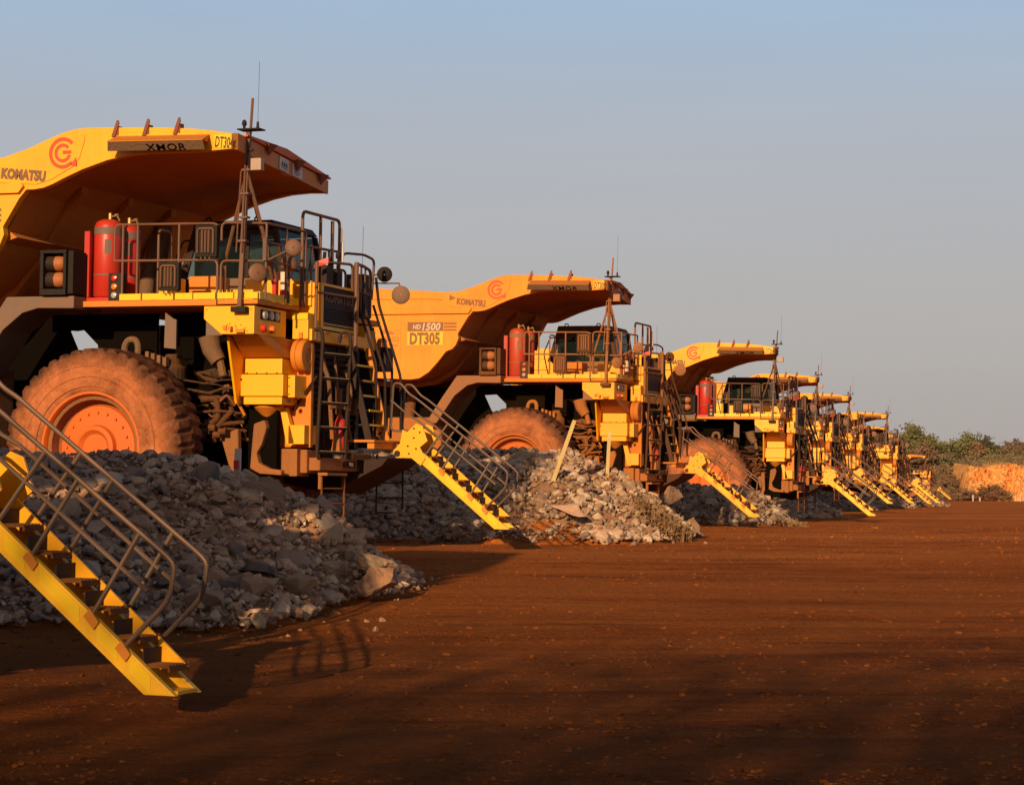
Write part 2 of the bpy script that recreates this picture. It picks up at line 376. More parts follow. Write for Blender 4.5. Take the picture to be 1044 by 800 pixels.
    for k in range(16):
        x = rc.uniform(1.0, 1.5); z = rc.uniform(1.75, 2.7); y = rc.uniform(1.25, 1.6); L_ = rc.uniform(.25, .5)
        q = [(x, y, z), (x + L_ * .4, y - .03, z + rc.uniform(-.12, .08)), (x + L_ * .8, y, z + rc.uniform(-.2, .12)), (min(1.82, x + L_), y + .1, z + rc.uniform(-.25, .1))]
        part('hose', lambda bm: PIPE(bm, q, rc.choice([.010, .014, .018, .024]), .06, 6), M[rc.choice(['orange', 'darkdust', 'dark', 'darkdust', 'rust'])], smooth=True)
    for k in range(7):
        x = rc.uniform(1.02, 1.7); z = rc.uniform(1.6, 2.5); y = rc.uniform(1.3, 1.6); w_ = rc.uniform(.05, .11)
        part('valve_block', lambda bm: (BX(bm, x, x + w_, y, y + .1, z, z + w_ * .8), LATHE(bm, [(-.04, w_ * .3), (0, w_ * .3)], 'y', (x + w_ / 2, y, z + w_ * .4), 8)), M[rc.choice(['rim', 'mud', 'darkdust'])])
    def cyl(bm):
        LATHE(bm, [(1.35, .13), (2.2, .13), (2.22, .2), (2.75, .2), (2.78, .14), (2.95, .12)], 'z', (.72, 1.25, 0), 16)
        P2([(1.25, 2.55), (1.85, 2.58), (1.85, 2.66), (1.35, 2.76), (1.1, 2.70), (1.1, 2.6)], 1.45, 1.7, bm)
    part('suspension_cylinder', cyl, M['darkdust'], bevel=.03)
    part('tow_bracket', lambda bm: (PIPE(bm, [(.05, .95, 2.82), (.04, .95, 3.06), (.10, .95, 3.16), (.24, .95, 3.16), (.28, .95, 3.06), (.27, .95, 2.82)], .05, .08, 8), BX(bm, .0, .36, .9, 1.1, 2.78, 2.86), [BX(bm, .40 + .1 * k, .46 + .1 * k, .95, 1.05, 2.75, 2.98 - .03 * k) for k in range(4)]), M['mud'])
    part('knuckle_plate', lambda bm: P2([(1.52, 1.72), (1.82, 1.82), (1.84, 1.2), (1.76, 1.0)], 1.3, 1.42, bm), M['mud'], bevel=.02)
    part('front_plate', lambda bm: (BX(bm, 1.84, 2.32, 1.62, 1.72, .95, 2.2), BX(bm, .9, 1.85, 1.75, 1.9, 1.2, 3.0)), M['black'])
    part('air_duct', lambda bm: (TB(bm, [(1.28, 1.35, 3.22), (1.33, 1.35, 3.02), (1.45, 1.35, 2.84)], [.17, .15, .12], 14), TB(bm, [(1.45, 1.35, 2.92), (1.53, 1.35, 2.62)], .06, 8)), M['mud'], smooth=True)
    part('mud_flap', lambda bm: P2([(.84, 3.55), (.97, 3.46), (1.03, 3.44), (1.03, 3.0), (.83, 3.02)], .75, .79, bm), M['grey'])
    part('steering_arm', lambda bm: P2([(1.98, 1.9), (2.16, 1.96), (2.20, 1.84), (2.12, 1.58), (2.04, 1.45), (2.08, 1.3), (2.26, 1.22), (2.46, 1.2), (2.46, 1.12), (2.1, 1.14), (1.93, 1.22), (1.95, 1.5)], 1.5, 1.64, bm), M['mud'], bevel=.025)
    # decks --------------------------------------------------
    def deck(bm):
        BX(bm, -.72, 1.82, .5, 1.95, 3.63, 3.72); BX(bm, 1.84, 2.5, .5, 1.95, 3.645, 3.715)
        BX(bm, -.72, 2.45, 3.7, 5.25, 3.63, 3.72); BX(bm, -.6, 1.5, 1.96, 3.69, 3.64, 3.70)
    part('deck', deck, M['orange'], bevel=.008)
    for x0, x1 in ((.19, .55), (.58, 1.10), (1.13, 1.42), (1.45, 1.80), (1.84, 2.1), (2.14, 2.5)): part('reflector_strip', lambda bm: BX(bm, x0, x1, .50, .53, 3.725, 3.82), M['strip'])
    part('reflector_strip', lambda bm: BX(bm, 2.48, 2.51, .56, 1.9, 3.72, 3.83), M['strip'])
    def steps(bm):
        BX(bm, .62, .78, .9, 1.5, 3.73, 4.12); BX(bm, .8, 1.3, .9, 1.6, 3.73, 3.86); BX(bm, 1.5, 2.2, .95, 1.6, 3.73, 3.9); BX(bm, 2.3, 2.42, 1.9, 2.0, 3.73, 4.14)
        BX(bm, 2.4, 2.66, 2.02, 2.1, 3.73, 4.12)
    part('deck_box', steps, M['yellow'], bevel=.015)
    part('battery_box', lambda bm: BX(bm, .76, 1.24, 1.62, 2.1, 3.73, 4.18), M['orange'], bevel=.02)
    # mudguard arm and lamp housing ---------------------------
    part('mudguard', lambda bm: P2([(-.43, 3.78), (-1.6, 3.78), (-1.98, 3.25), (-2.42, 2.6), (-2.14, 2.58), (-1.86, 2.98), (-1.66, 3.27), (-1.32, 3.53), (-1.05, 3.6), (-.43, 3.59)], .22, 1.05, bm), M['grey'], bevel=.02)
    def lampbox(bm):
        x0, x1, z0, z1, y0, y1 = -.97, -.52, 3.79, 4.47, .12, .62
        BX(bm, x0, x1, y0, y1, z0, z0 + .09); BX(bm, x0, x1, y0, y1, z1 - .05, z1); BX(bm, x0, x0 + .06, y0, y1, z0 + .092, z1 - .052); BX(bm, x1 - .05, x1, y0, y1, z0 + .092, z1 - .052)
        BX(bm, x0 + .062, x1 - .052, y1 - .05, y1 - .002, z0 + .092, z1 - .052); BX(bm, x1 + .002, x1 + .09, y0 + .06, y1 - .05, z0 + .02, z1 - .01)
    lb = part('lamp_housing', lampbox, M['darkdust'], bevel=.008)
    for z in (4.03, 4.28):
        def lamp(bm, z=z): LATHE(bm, [(-.11, .09), (-.11, .115), (.02, .12), (.08, .10), (.12, .05), (.15, .05)], 'x', (-.72, .30, z), 18)
        lp = mesh_obj('work_lamp', lamp, M['lamp'], lb, smooth=True)
        mesh_obj('lens', lambda bm, z=z: LATHE(bm, [(-.05, .117), (-.20, .122), (-.20, .10), (-.115, .0)], 'x', (-.72, .30, z), 18, cap=False), M['dark'], lp)
    # fire suppression tanks ----------------------------------
    def tank(x, y, r, zt, nm):
        tk = part(nm, lambda bm: LATHE(bm, [(3.78, r * .8), (3.82, r), (zt - .12, r), (zt - .05, r * .86), (zt - .01, r * .5), (zt, 0.02)], 'z', (x, y, 0), 24), M['red'], smooth=True, angle=50)
        mesh_obj('band', lambda bm: LATHE(bm, [(zt - .25, r + .004), (zt - .14, r + .004)], 'z', (x, y, 0), 24, cap=False), M['band'], tk, smooth=True)
        mesh_obj('band', lambda bm: LATHE(bm, [(4.12, r + .004), (4.145, r + .004)], 'z', (x, y, 0), 24, cap=False), M['band'], tk, smooth=True)
        mesh_obj('valve', lambda bm: (LATHE(bm, [(zt - .01, .03), (zt + .09, .03)], 'z', (x + .02, y, 0), 8), TB(bm, [(x + .02, y, zt + .04), (x + .14, y, zt + .05), (x + .19, y, zt - .03)], .014, 6), LATHE(bm, [(0, .02), (.06, .025)], 'x', (x + .1, y, zt + .06), 8)), M['brass'], tk)
        mesh_obj('sticker', lambda bm: HULL(bm, [(x + r * math.sin(a) * 1.006, y - r * math.cos(a) * 1.006, z) for a in (.25, .5, .75) for z in (4.45, 4.67)]), M['band'], tk)
        return tk
    tank(-.20, .82, .215, 5.0, 'fire_tank'); tank(-.09, 1.22, .19, 4.97, 'fire_tank')
    part('tank_bracket', lambda bm: (BX(bm, -.50, -.44, .62, .98, 3.73, 4.80), BX(bm, -.50, .06, .60, 1.0, 3.725, 3.78), BX(bm, -.43, -.40, .60, .66, 3.79, 4.80)), M['red'])
    sb = part('signal_box', lambda bm: BX(bm, -.05, .17, .58, .74, 3.73, 4.15), M['dark'], bevel=.01)
    for i, z in enumerate((4.07, 3.94, 3.81)):
        mesh_obj('signal_lens', lambda bm, z=z: LATHE(bm, [(.0, .05), (-.03, .045), (-.045, .0)], 'y', (.06, .58, z), 12, cap=False), [M['lens_red'], M['lens_amber'], M['lens_clear']][i], sb, smooth=True)
    # railings -------------------------------------------------
    def railing(bm):
        y = .56; r = .019
        PIPE(bm, [(.06, y, 4.33), (1.80, y, 4.31), (1.80, y, 3.72)], r)
        PIPE(bm, [(.06, y, 4.33), (.06, y, 4.88), (1.72, y, 4.86), (1.80, y, 4.83), (1.80, y, 4.31)], r)
        for x, z1 in ((.20, 4.88), (.45, 4.88), (1.15, 4.87)): TB(bm, [(x, y, 3.72), (x, y, z1)], r, 7)
        PIPE(bm, [(1.86, y, 3.72), (1.86, y, 4.30), (2.6, y, 4.28), (2.6, 1.93, 4.30)], r)
        PIPE(bm, [(1.86, y, 4.6), (1.86, y, 4.87), (2.6, y, 4.84), (2.6, 1.93, 4.86)], r)
        for p in ((2.6, y), (2.6, 1.25), (2.6, 1.93)): TB(bm, [(p[0], p[1], 3.72), (p[0], p[1], 4.85)], r, 7)
        TB(bm, [(2.6, y, 4.56), (2.6, 1.25, 4.57)], r * .9, 6)
        PIPE(bm, [(.62, .9, 3.72), (.62, .9, 4.83), (.62, 1.3, 4.83), (.62, 1.3, 3.72)], .02)
    part('handrail', railing, M['rail'], smooth=True)
    def bracket_plate(bm): BX(bm, 2.57, 2.63, .50, .535, 4.28, 4.62)
    part('rail_plate', bracket_plate, M['rail'])
    def hirail(bm):
        PIPE(bm, [(2.52, 1.98, 3.72), (2.52, 1.98, 5.19), (2.54, 3.32, 5.19), (2.54, 3.32, 4.0)], .026, .1)
        TB(bm, [(2.53, 2.62, 3.9), (2.53, 2.62, 5.19)], .026, 7); TB(bm, [(2.52, 1.98, 4.66), (2.54, 3.32, 4.69)], .022, 7)
        for yy in (2.3, 2.95): TB(bm, [(2.53, yy, 3.95), (2.53, yy, 4.67)], .018, 6)
        PIPE(bm, [(2.54, 3.05, 4.1), (2.54, 3.05, 5.15)], .03)
    part('handrail', hirail, M['rail'], smooth=True)
    def leftrail(bm):
        z = 4.82
        PIPE(bm, [(2.1, 4.25, 4.1), (2.1, 4.25, 4.66), (2.12, 4.5, 4.8), (2.24, 5.0, 4.82), (2.3, 5.3, 4.76), (2.26, 5.3, 4.1)], .022)
        PIPE(bm, [(2.62, 2.6, 4.46), (2.72, 3.45, 4.5), (2.72, 3.45, 3.2)], .022)
        PIPE(bm, [(2.74, 3.5, 3.4), (2.74, 3.5, 4.52), (2.62, 4.1, 4.54), (2.58, 4.5, 4.5), (2.58, 4.5, 3.72)], .026)
        TB(bm, [(2.74, 3.5, 4.1), (2.58, 4.5, 4.1)], .02, 6)
        PIPE(bm, [(1.8, 5.25, 3.72), (1.8, 5.25, 4.6), (.1, 5.25, 4.6), (.1, 5.25, 3.72)], .022)
        for x in (.7, 1.3): TB(bm, [(x, 5.25, 3.72), (x, 5.25, 4.6)], .02, 6)
        for yy in (3.75, 4.0, 4.25): TB(bm, [(2.7 - (yy - 3.5) * .14, yy, 3.72), (2.7 - (yy - 3.5) * .14, yy, 4.52)], .018, 6)
    part('handrail', leftrail, M['rail'], smooth=True)
    def toprail(bm):     # long bent rails that follow the front stair down from the deck
        for y, dx in ((3.62, -.06), (4.12, 0.0)):
            PIPE(bm, [(2.84 + dx, y, 4.35), (2.9 + dx, y, 3.9), (3.30 + dx, y, 2.74), (3.32 + dx, y, 1.85)], .024)
            PIPE(bm, [(2.80 + dx, y, 3.9), (3.15 + dx, y, 2.9), (3.14 + dx, y, 1.75)], .022)
    part('stair_handrail', toprail, M['dark'], smooth=True)
    # mirrors ---------------------------------------------------
    def boxmirror(x0, x1, y, z0, z1, arm):
        mr = part('mirror', lambda bm: (BX(bm, x0, x1, y, y + .09, z0, z1), TB(bm, arm, .016, 6)), M['darkdust'], bevel=.015)
        def ribs(bm):
            w = x1 - x0; h = z1 - z0
            PIPE(bm, [(x0 + .05, y - .02, z0 + .05), (x0 + .05, y - .02, z1 - .05), (x1 - .05, y - .02, z1 - .05), (x1 - .05, y - .02, z0 + .05)], .016, .05, 6)
            for t in (.35, .5, .65): TB(bm, [(x0 + w * t, y - .015, z0 + .06), (x0 + w * t, y - .015, z1 - .07)], .018, 6)
            for t in (.3, .5, .7): TB(bm, [(x0 + w * t, y - .02, z0 - .01), (x0 + w * t + .03, y - .05, z0 - .05)], .012, 5)
        mesh_obj('mirror_bracket', ribs, M['rail'], mr)
    boxmirror(.86, 1.20, .47, 3.86, 4.28, [(1.15, .56, 4.32), (1.0, .52, 4.2)])
    boxmirror(1.48, 1.84, .44, 4.35, 4.82, [(1.84, .56, 4.85), (1.66, .5, 4.7)])
    def roundmirror(c, ax, arm, r=.125, mat='rail'):
        mr = part('round_mirror', lambda bm: TB(bm, arm, .015, 6), M['rail'])
        def disc(bm):
            a = Vector(ax).normalized(); c_ = Vector(c); u = a.orthogonal().normalized(); v = a.cross(u); prof = [(-.05, .02), (-.045, .05), (-.02, r * .9), (.0, r), (.02, r), (.03, r * .93), (.045, r * .5), (.05, .01)]
            rings = [[bm.verts.new(c_ + a * t + (u * math.cos(q) + v * math.sin(q)) * rr) for q in [2 * math.pi * k / 20 for k in range(20)]] for t, rr in prof]
            for p, q in zip(rings, rings[1:]):
                for k in range(20): bm.faces.new((p[k], p[(k + 1) % 20], q[(k + 1) % 20], q[k]))
        mesh_obj('mirror_disc', disc, M[mat], mr, smooth=True, angle=60)
    roundmirror((3.02, .60, 4.47), (.35, -1, .1), [(2.6, .56, 4.28), (3.02, .63, 4.48)])
    roundmirror((2.53, .42, 4.09), (.85, -1, .1), [(2.62, .6, 4.12), (2.55, .46, 4.09)], .14)
    roundmirror((2.47, 5.35, 4.52), (.3, -1, -.1), [(2.26, 5.3, 4.5), (2.47, 5.38, 4.54)], .13, 'darkdust')
    roundmirror((2.77, 5.35, 4.17), (.25, -1, 0), [(2.3, 5.3, 4.37), (2.72, 5.38, 4.37), (2.78, 5.38, 4.2)], .155, 'grey')
    # mast --------------------------------------------------------
    def mast(bm):
        TB(bm, [(2.24, .44, 3.52), (2.36, .40, 6.22)], .045, 4); TB(bm, [(2.37, .42, 6.1), (2.41, .40, 6.68)], .022, 6)
        TB(bm, [(2.29, .37, 4.4), (2.345, .34, 6.0)], .014, 6); TB(bm, [(2.20, .37, 4.4), (2.27, .34, 5.6)], .012, 6)
        for t in (4.55, 4.9, 5.25, 5.6, 5.9): BX(bm, 2.24 + (t - 3.5) * .044 - .06, 2.24 + (t - 3.5) * .044 + .075, .345, .46, t, t + .03)
        TB(bm, [(2.335, .42, 5.62), (1.80, .80, 4.30), (1.80, .80, 3.73)], .028, 6); TB(bm, [(2.34, .42, 5.55), (2.62, .85, 4.05)], .028, 6)
        TB(bm, [(2.33, .42, 5.6), (2.3, 1.6, 3.75)], .026, 6)
    ms = part('mast', mast, M['rail'])
    mesh_obj('mast_platform', lambda bm: (BX(bm, 2.22, 2.58, .28, .5, 6.2, 6.22), LATHE(bm, [(6.221, .02), (6.27, .022), (6.30, .04), (6.35, .03), (6.37, .0)], 'z', (2.28, .4, 0), 10)), M['darkdust'], ms)
    mesh_obj('junction_box', lambda bm: BX(bm, 2.46, 2.63, .26, .38, 5.59, 5.77), M['pale'], ms, bevel=.012)
    mesh_obj('whip_antenna', lambda bm: (TB(bm, [(2.55, .3, 6.22), (2.56, .3, 7.2)], .003, 5), LATHE(bm, [(6.225, .025), (6.31, .018)], 'z', (2.55, .3, 0), 8)), M['dark'], ms)
    mesh_obj('clamp', lambda bm: BX(bm, 2.12, 2.36, .38, .49, 3.52, 3.60), M['darkdust'], ms)
    part('antenna', lambda bm: (TB(bm, [(2.56, 3.4, 4.5), (2.56, 3.4, 5.07)], .016, 6), LATHE(bm, [(4.5, .028), (4.85, .028)], 'z', (2.56, 3.4, 0), 8)), M['white'])
    part('antenna', lambda bm: TB(bm, [(2.21, 5.0, 4.3), (2.22, 5.0, 5.3)], .0035, 5), M['dark'])
    # headlamp box and the stack of boxes below it ----------------
    hb = part('headlamp_box', lambda bm: (P2([(1.61, 3.62), (2.44, 3.62), (2.44, 3.2), (1.9, 3.2), (1.61, 3.43)], .52, 1.62, bm)), M['yellow'], bevel=.012)
    mesh_obj('lamp_recess', lambda bm: BX(bm, 2.441, 2.447, .72, 1.40, 3.43, 3.58), M['dark'], hb)
    for y in (.86, 1.06, 1.26):
        mesh_obj('headlamp', lambda bm, y=y: LATHE(bm, [(0, .07), (.03, .065), (.04, .0)], 'x', (2.445, y, 3.505), 14, cap=False), M['lens_clear'], hb, smooth=True)
    for y, mt in ((.80, 'lens_red'), (1.10, 'lens_amber')):
        mesh_obj('side_lamp', lambda bm, y=y: LATHE(bm, [(-.02, .06), (.06, .055), (.075, .0)], 'x', (2.445, y, 3.30), 14, cap=False), M[mt], hb, smooth=True)
    def bolts(bm):
        rn = random.Random(1)
        for k in range(10): LATHE(bm, [(0, .012), (-.012, .010)], 'y', (1.95 + rn.uniform(0, .42), .518, 3.24 + rn.uniform(0, .12)), 6)
        for x in (1.66, 2.39): LATHE(bm, [(0, .012), (-.012, .010)], 'y', (x, .518, 3.57), 6)
        BX(bm, 2.16, 2.30, .47, .517, 3.22, 3.27); BX(bm, 2.05, 2.10, .44, .517, 3.25, 3.31); BX(bm, 1.94, 2.0, .49, .517, 3.27, 3.33)
    mesh_obj('latch', bolts, M['orange'], hb)
    part('splash_panel', lambda bm: P2([(1.61, 3.42), (1.9, 3.19), (1.61, 3.19)], .60, .63, bm), M['grey'])
    part('funnel_panel', lambda bm: HULL(bm, [(2.02, .66, 3.195), (2.46, .66, 3.195), (2.46, 1.9, 3.195), (2.02, 1.9, 3.195), (1.84, 1.40, 2.90), (2.51, 1.40, 2.90), (2.51, 1.9, 2.90), (1.84, 1.9, 2.90)]), M['orange'])
    part('brace_plate', lambda bm: HULL(bm, [(x + d, y, z) for x, y, z in ((1.85, .80, 3.19), (1.76, 1.30, 2.2), (1.85, 1.75, 3.19), (1.76, 1.75, 2.2)) for d in (0, .035)]), M['yellow'])
    def lockers(bm):
        BX(bm, 1.88, 2.50, 1.38, 2.3, 2.655, 2.885); BX(bm, 1.82, 2.53, 1.36, 2.3, 2.315, 2.645); BX(bm, 1.86, 2.50, 1.39, 2.3, 2.19, 2.305)
        BX(bm, 2.545, 2.66, 1.50, 2.0, 2.30, 2.64)
    lk = part('equipment_box', lockers, M['yellow'], bevel=.012)
    def lbolts(bm):
        for x in (1.92, 2.08, 2.25, 2.42): LATHE(bm, [(0, .012), (-.013, .010)], 'y', (x, 1.378, 2.665), 6)
        for z in (2.35, 2.47, 2.6): LATHE(bm, [(0, .012), (-.013, .010)], 'y', (2.57, 1.498, z), 6)
        LATHE(bm, [(0, .035), (-.03, .03)], 'y', (2.58, 1.46, 2.25), 10)
    mesh_obj('latch', lbolts, M['dark'], lk)
    part('drain_cone', lambda bm: LATHE(bm, [(2.18, .24), (2.15, .235), (2.0, .07), (1.98, .05), (1.90, .045), (1.88, .0)], 'z', (2.14, 1.7, 0), 20), M['orange'], smooth=True)
    part('air_cleaner', lambda bm: LATHE(bm, [(.0, .21), (.02, .245), (.09, .25), (.095, .235), (.12, .235), (.125, .25), (.19, .25), (.21, .235), (.215, .12), (.20, .10), (.205, .0)], 'x', (2.52, 1.82, 2.95), 28), M['orange'], smooth=True)
    part('support_strut', lambda bm: P2([(2.30, 2.16), (2.40, 2.16), (2.56, 1.62), (2.50, 1.57), (2.42, 1.6)], 1.74, 1.86, bm), M['yellow'], bevel=.008)
    part('toolbox', lambda bm: (BX(bm, 2.45, 2.72, 1.74, 2.2, 1.60, 1.89), LATHE(bm, [(1.735, .02), (1.745, .02)], 'y', (2.60, 0, 1.74), 8)), M['yellow'], bevel=.015)
    # front: frame side, radiator, hood, bumper --------------------
    part('front_frame', lambda bm: BX(bm, 2.2, 2.74, 1.92, 2.02, 1.55, 3.16), M['orange'], bevel=.02); part('front_frame', lambda bm: BX(bm, 2.25, 2.70, 3.72, 3.84, 1.55, 3.16), M['dark'], bevel=.02)
    part('front_frame_brace', lambda bm: TB(bm, [(2.86, 1.86, 2.64), (2.46, 1.86, 2.12)], .022, 6), M['dark'])
    def radi(bm):
        BX(bm, 2.2, 2.60, 2.03, 3.71, 1.55, 3.16)
        for k in range(16): BX(bm, 2.601, 2.66, 2.03, 3.71, 1.62 + k * .095, 1.655 + k * .095)
        for y in (2.5, 3.0, 3.45): BX(bm, 2.661, 2.69, y, y + .05, 1.58, 3.14)
    part('radiator', radi, M['dark'])
    def hoses(bm):
        PIPE(bm, [(2.72, 2.3, 2.95), (2.82, 2.4, 2.6), (2.78, 2.55, 2.2), (2.8, 2.6, 1.7)], .035, .1)
        PIPE(bm, [(2.72, 3.2, 2.8), (2.80, 3.3, 2.5), (2.76, 3.25, 2.0), (2.78, 3.35, 1.7)], .03, .1)
        PIPE(bm, [(2.70, 2.85, 3.0), (2.78, 2.8, 2.5), (2.74, 2.9, 2.1)], .025, .1)
        BX(bm, 2.7, 2.8, 3.5, 3.6, 2.1, 2.35); BX(bm, 2.7, 2.78, 2.9, 3.0, 2.25, 2.5)
    part('radiator_hose', hoses, M['mud'])
    hd = part('hood', lambda bm: P2([(1.5, 3.72), (2.75, 3.40), (2.75, 4.06), (2.62, 4.12), (1.5, 4.16)], 2.08, 3.50, bm), M['yellow'], bevel=.02)
    def grille(bm):
        BX(bm, 2.752, 2.78, 2.16, 3.44, 3.42, 4.05)
        for k in range(7): BX(bm, 2.781, 2.80, 2.18, 3.42, 3.44 + k * .045, 3.462 + k * .045)
    gr = mesh_obj('grille', grille, M['dark'], hd)
    gt = text_obj('lettering', 'KOMATSU', .20, front_mtx(2.784, 2.28, 3.82), M['grey'], hd, 1.1, .006)
    mesh_obj('grille_frame', lambda bm: (BX(bm, 2.755, 2.815, 2.07, 2.155, 3.40, 4.08), BX(bm, 2.755, 2.81, 3.445, 3.51, 3.40, 4.08), BX(bm, 2.755, 2.81, 2.157, 3.443, 4.052, 4.09)), M['yellow'], hd)
    bb = part('front_beam', lambda bm: (BX(bm, 2.55, 2.80, 1.78, 3.9, 3.18, 3.36), BX(bm, 2.5, 2.76, 1.72, 1.95, 3.2, 3.60)), M['yellow'], bevel=.012)
    mesh_obj('reflector', lambda bm: (BX(bm, 2.765, 2.785, 2.0, 3.55, 3.385, 3.50), BX(bm, 2.505, 2.76, 1.70, 1.716, 3.50, 3.59)), M['strip'], bb)
    for q in ((2.62, 2.68, 1.69, 1.718, 3.21, 3.30), (2.803, 2.83, 2.2, 2.4, 3.32, 3.345), (2.803, 2.83, 2.9, 3.1, 3.32, 3.345)): mesh_obj('hook', lambda bm: BX(bm, *q), M['orange'], bb)
    bl = part('beacon', lambda bm: (BX(bm, 2.62, 2.74, 3.95, 4.2, 3.18, 3.56), BX(bm, 2.58, 2.72, 4.26, 4.42, 3.18, 3.50)), M['yellow'])
    mesh_obj('beacon_lens', lambda bm: LATHE(bm, [(3.24, .1), (3.26, .085), (3.36, .08), (3.39, .05), (3.39, 0)], 'z', (2.76, 4.6, 0), 14), M['lens_amber'], bl, smooth=True)
    mesh_obj('beacon_stand', lambda bm: BX(bm, 2.62, 2.9, 4.45, 4.75, 2.85, 3.24), M['dark'], bl)
    def bump_(bm):
        BX(bm, 2.66, 2.88, 1.98, 3.6, 1.2, 1.40); BX(bm, 2.0, 2.28, 1.85, 2.3, 1.2, 1.52); BX(bm, 2.58, 2.70, 1.9, 2.4, 1.16, 1.52); BX(bm, 2.6, 2.7, 3.6, 4.4, 1.25, 1.5)
    bp = part('bumper', bump_, M['mud'], bevel=.025)
    mesh_obj('bumper_box', lambda bm: BX(bm, 2.29, 2.58, 1.80, 2.25, 1.11, 1.53), M['mud'], bp, bevel=.015)
    mesh_obj('number_plate', lambda bm: BX(bm, 2.882, 2.89, 2.85, 3.3, 1.26, 1.36), M['dark'], bp)
    mesh_obj('plate_sticker', lambda bm: BX(bm, 2.892, 2.896, 3.08, 3.22, 1.28, 1.34), M['pale_text'], bp)
    mesh_obj('step', lambda bm: (BX(bm, 2.84, 3.0, 2.0, 2.75, 1.13, 1.175), TB(bm, [(2.86, 2.04, 1.17), (2.86, 2.04, .92)], .03, 6), TB(bm, [(2.96, 2.7, 1.17), (2.96, 2.7, .92)], .03, 6)), M['mud'], bp)
    def hang(x0, y0, x1, y1, zt, zb, n):
        def f(bm):
            for x, y in ((x0, y0), (x1, y1)): TB(bm, [(x, y, zt), (x, y, zb)], .016, 6)
            for k in range(n): z = zb + .02 + (zt - zb) * k / n; TB(bm, [(x0, y0, z), (x1, y1, z)], .014, 6)
        return f
    part('hanging_ladder', hang(2.88, 2.06, 2.98, 2.68, 1.14, .45, 3), M['darkdust'])
    part('hanging_ladder', hang(2.60, 4.85, 2.92, 5.2, 1.5, .52, 4), M['dark'])
    part('underbody', lambda bm: P2([(1.6, 1.0), (2.4, .85), (3.3, 1.3), (3.4, 1.42), (2.6, 1.36), (1.6, 1.3)], 3.4, 4.7, bm), M['dark'])
    # front ladder ---------------------------------------------------
    A, B = Vector((2.93, 1.90, 0)), Vector((3.05, 2.68, 0))
    def ladder(bm):
        for p, s in ((A, -1), (B, -1)):
            PIPE(bm, [(p.x - .07, p.y, 1.40), (p.x, p.y, 3.22), (p.x - .03, p.y, 3.36), (p.x - .16, p.y, 3.36), (p.x - .2, p.y, 3.2)], .03, .1, 8)
        for k in range(5):
            z = 1.48 + k * .375; dx = -.07 * (1 - (z - 1.4) / 1.8)
            TB(bm, [(A.x + dx, A.y, z), (B.x + dx, B.y, z)], .02, 6)
    ld = part('ladder', ladder, M['dark'], smooth=True)
    def rungs(bm):
        for k in range(5):
            z = 1.48 + k * .375; dx = -.07 * (1 - (z - 1.4) / 1.8)
            HULL(bm, [(A.x + dx + a, A.y + .04, z + b) for a in (-.03, .03) for b in (.0205, .03)] + [(B.x + dx + a, B.y - .04, z + b) for a in (-.03, .03) for b in (.0205, .03)])
    mesh_obj('rung_tread', rungs, M['wood'], ld)
    def lrail(bm):
        PIPE(bm, [(2.80, 1.92, 3.2), (2.80, 1.92, 4.4)], .03); PIPE(bm, [(2.86, 3.30, 3.1), (2.86, 3.30, 4.52)], .035)
        TB(bm, [(2.80, 1.92, 3.93), (2.86, 3.30, 3.95)], .022, 6)
    part('handrail', lrail, M['rail'], smooth=True)
    part('fire_extinguisher', lambda bm: (LATHE(bm, [(1.5, .1), (1.56, .12), (1.95, .12), (2.02, .06), (2.08, .03)], 'z', (2.86, 2.75, 0), 14)), M['red'], smooth=True)
    part('extinguisher_cover', lambda bm: (HULL(bm, [(2.8, 2.45, 2.18), (2.96, 2.95, 2.16), (2.86, 2.7, 2.3), (2.76, 2.9, 2.18)]), TB(bm, [(2.87, 2.72, 1.7), (2.87, 2.72, 2.2)], .02, 5), HULL(bm, [(2.80, 2.55, 1.5), (2.95, 2.55, 1.5), (2.95, 2.92, 1.5), (2.8, 2.92, 1.5), (2.84, 2.6, 1.78), (2.92, 2.9, 1.78), (2.92, 2.6, 1.78)])), M['mud'])
    part('flag', lambda bm: HULL(bm, [(2.62, 2.2, 4.33), (2.64, 2.2, 4.42), (2.84, 2.25, 4.50), (2.84, 2.25, 4.40), (2.70, 2.24, 4.42)]), M['lens_red'])
    hn = part('horn', lambda bm: (LATHE(bm, [(4.22, .06), (4.25, .13), (4.33, .14), (4.42, .10), (4.46, .0)], 'z', (2.53, 1.5, 0), 16), TB(bm, [(2.53, 1.5, 4.2), (2.53, 1.5, 3.73)], .02, 6)), M['rail'], smooth=True)
    mesh_obj('marker_post', lambda bm: LATHE(bm, [(3.75, .05), (4.2, .055)], 'z', (2.47, 1.45, 0), 12), M['pale_text'], hn)
    mesh_obj('marker_band', lambda bm: (LATHE(bm, [(3.85, .058), (3.93, .058)], 'z', (2.47, 1.45, 0), 12), BX(bm, 2.30, 2.36, 1.4, 1.5, 3.8, 4.2)), M['lens_red'], hn)
    part('control_box', lambda bm: BX(bm, 2.56, 2.70, 2.5, 2.75, 4.1, 4.4), M['dark']); part('control_box', lambda bm: BX(bm, 2.56, 2.68, 2.95, 3.15, 4.1, 4.36), M['dark']); part('control_box', lambda bm: BX(bm, 2.2, 2.5, 4.4, 4.7, 3.72, 4.44), M['dark'])
    part('control_lever', lambda bm: (TB(bm, [(2.6, 2.6, 4.4), (2.62, 2.6, 4.62)], .03, 6), TB(bm, [(2.6, 2.85, 3.9), (2.62, 2.85, 4.7)], .02, 6), LATHE(bm, [(0, .05), (.06, .05)], 'x', (2.62, 3.05, 4.6), 8)), M['dark'])
    # left front stair from the deck ---------------------------------
    fs = bpy.data.objects.new('front_stair', None); COL.objects.link(fs); fs.parent = T
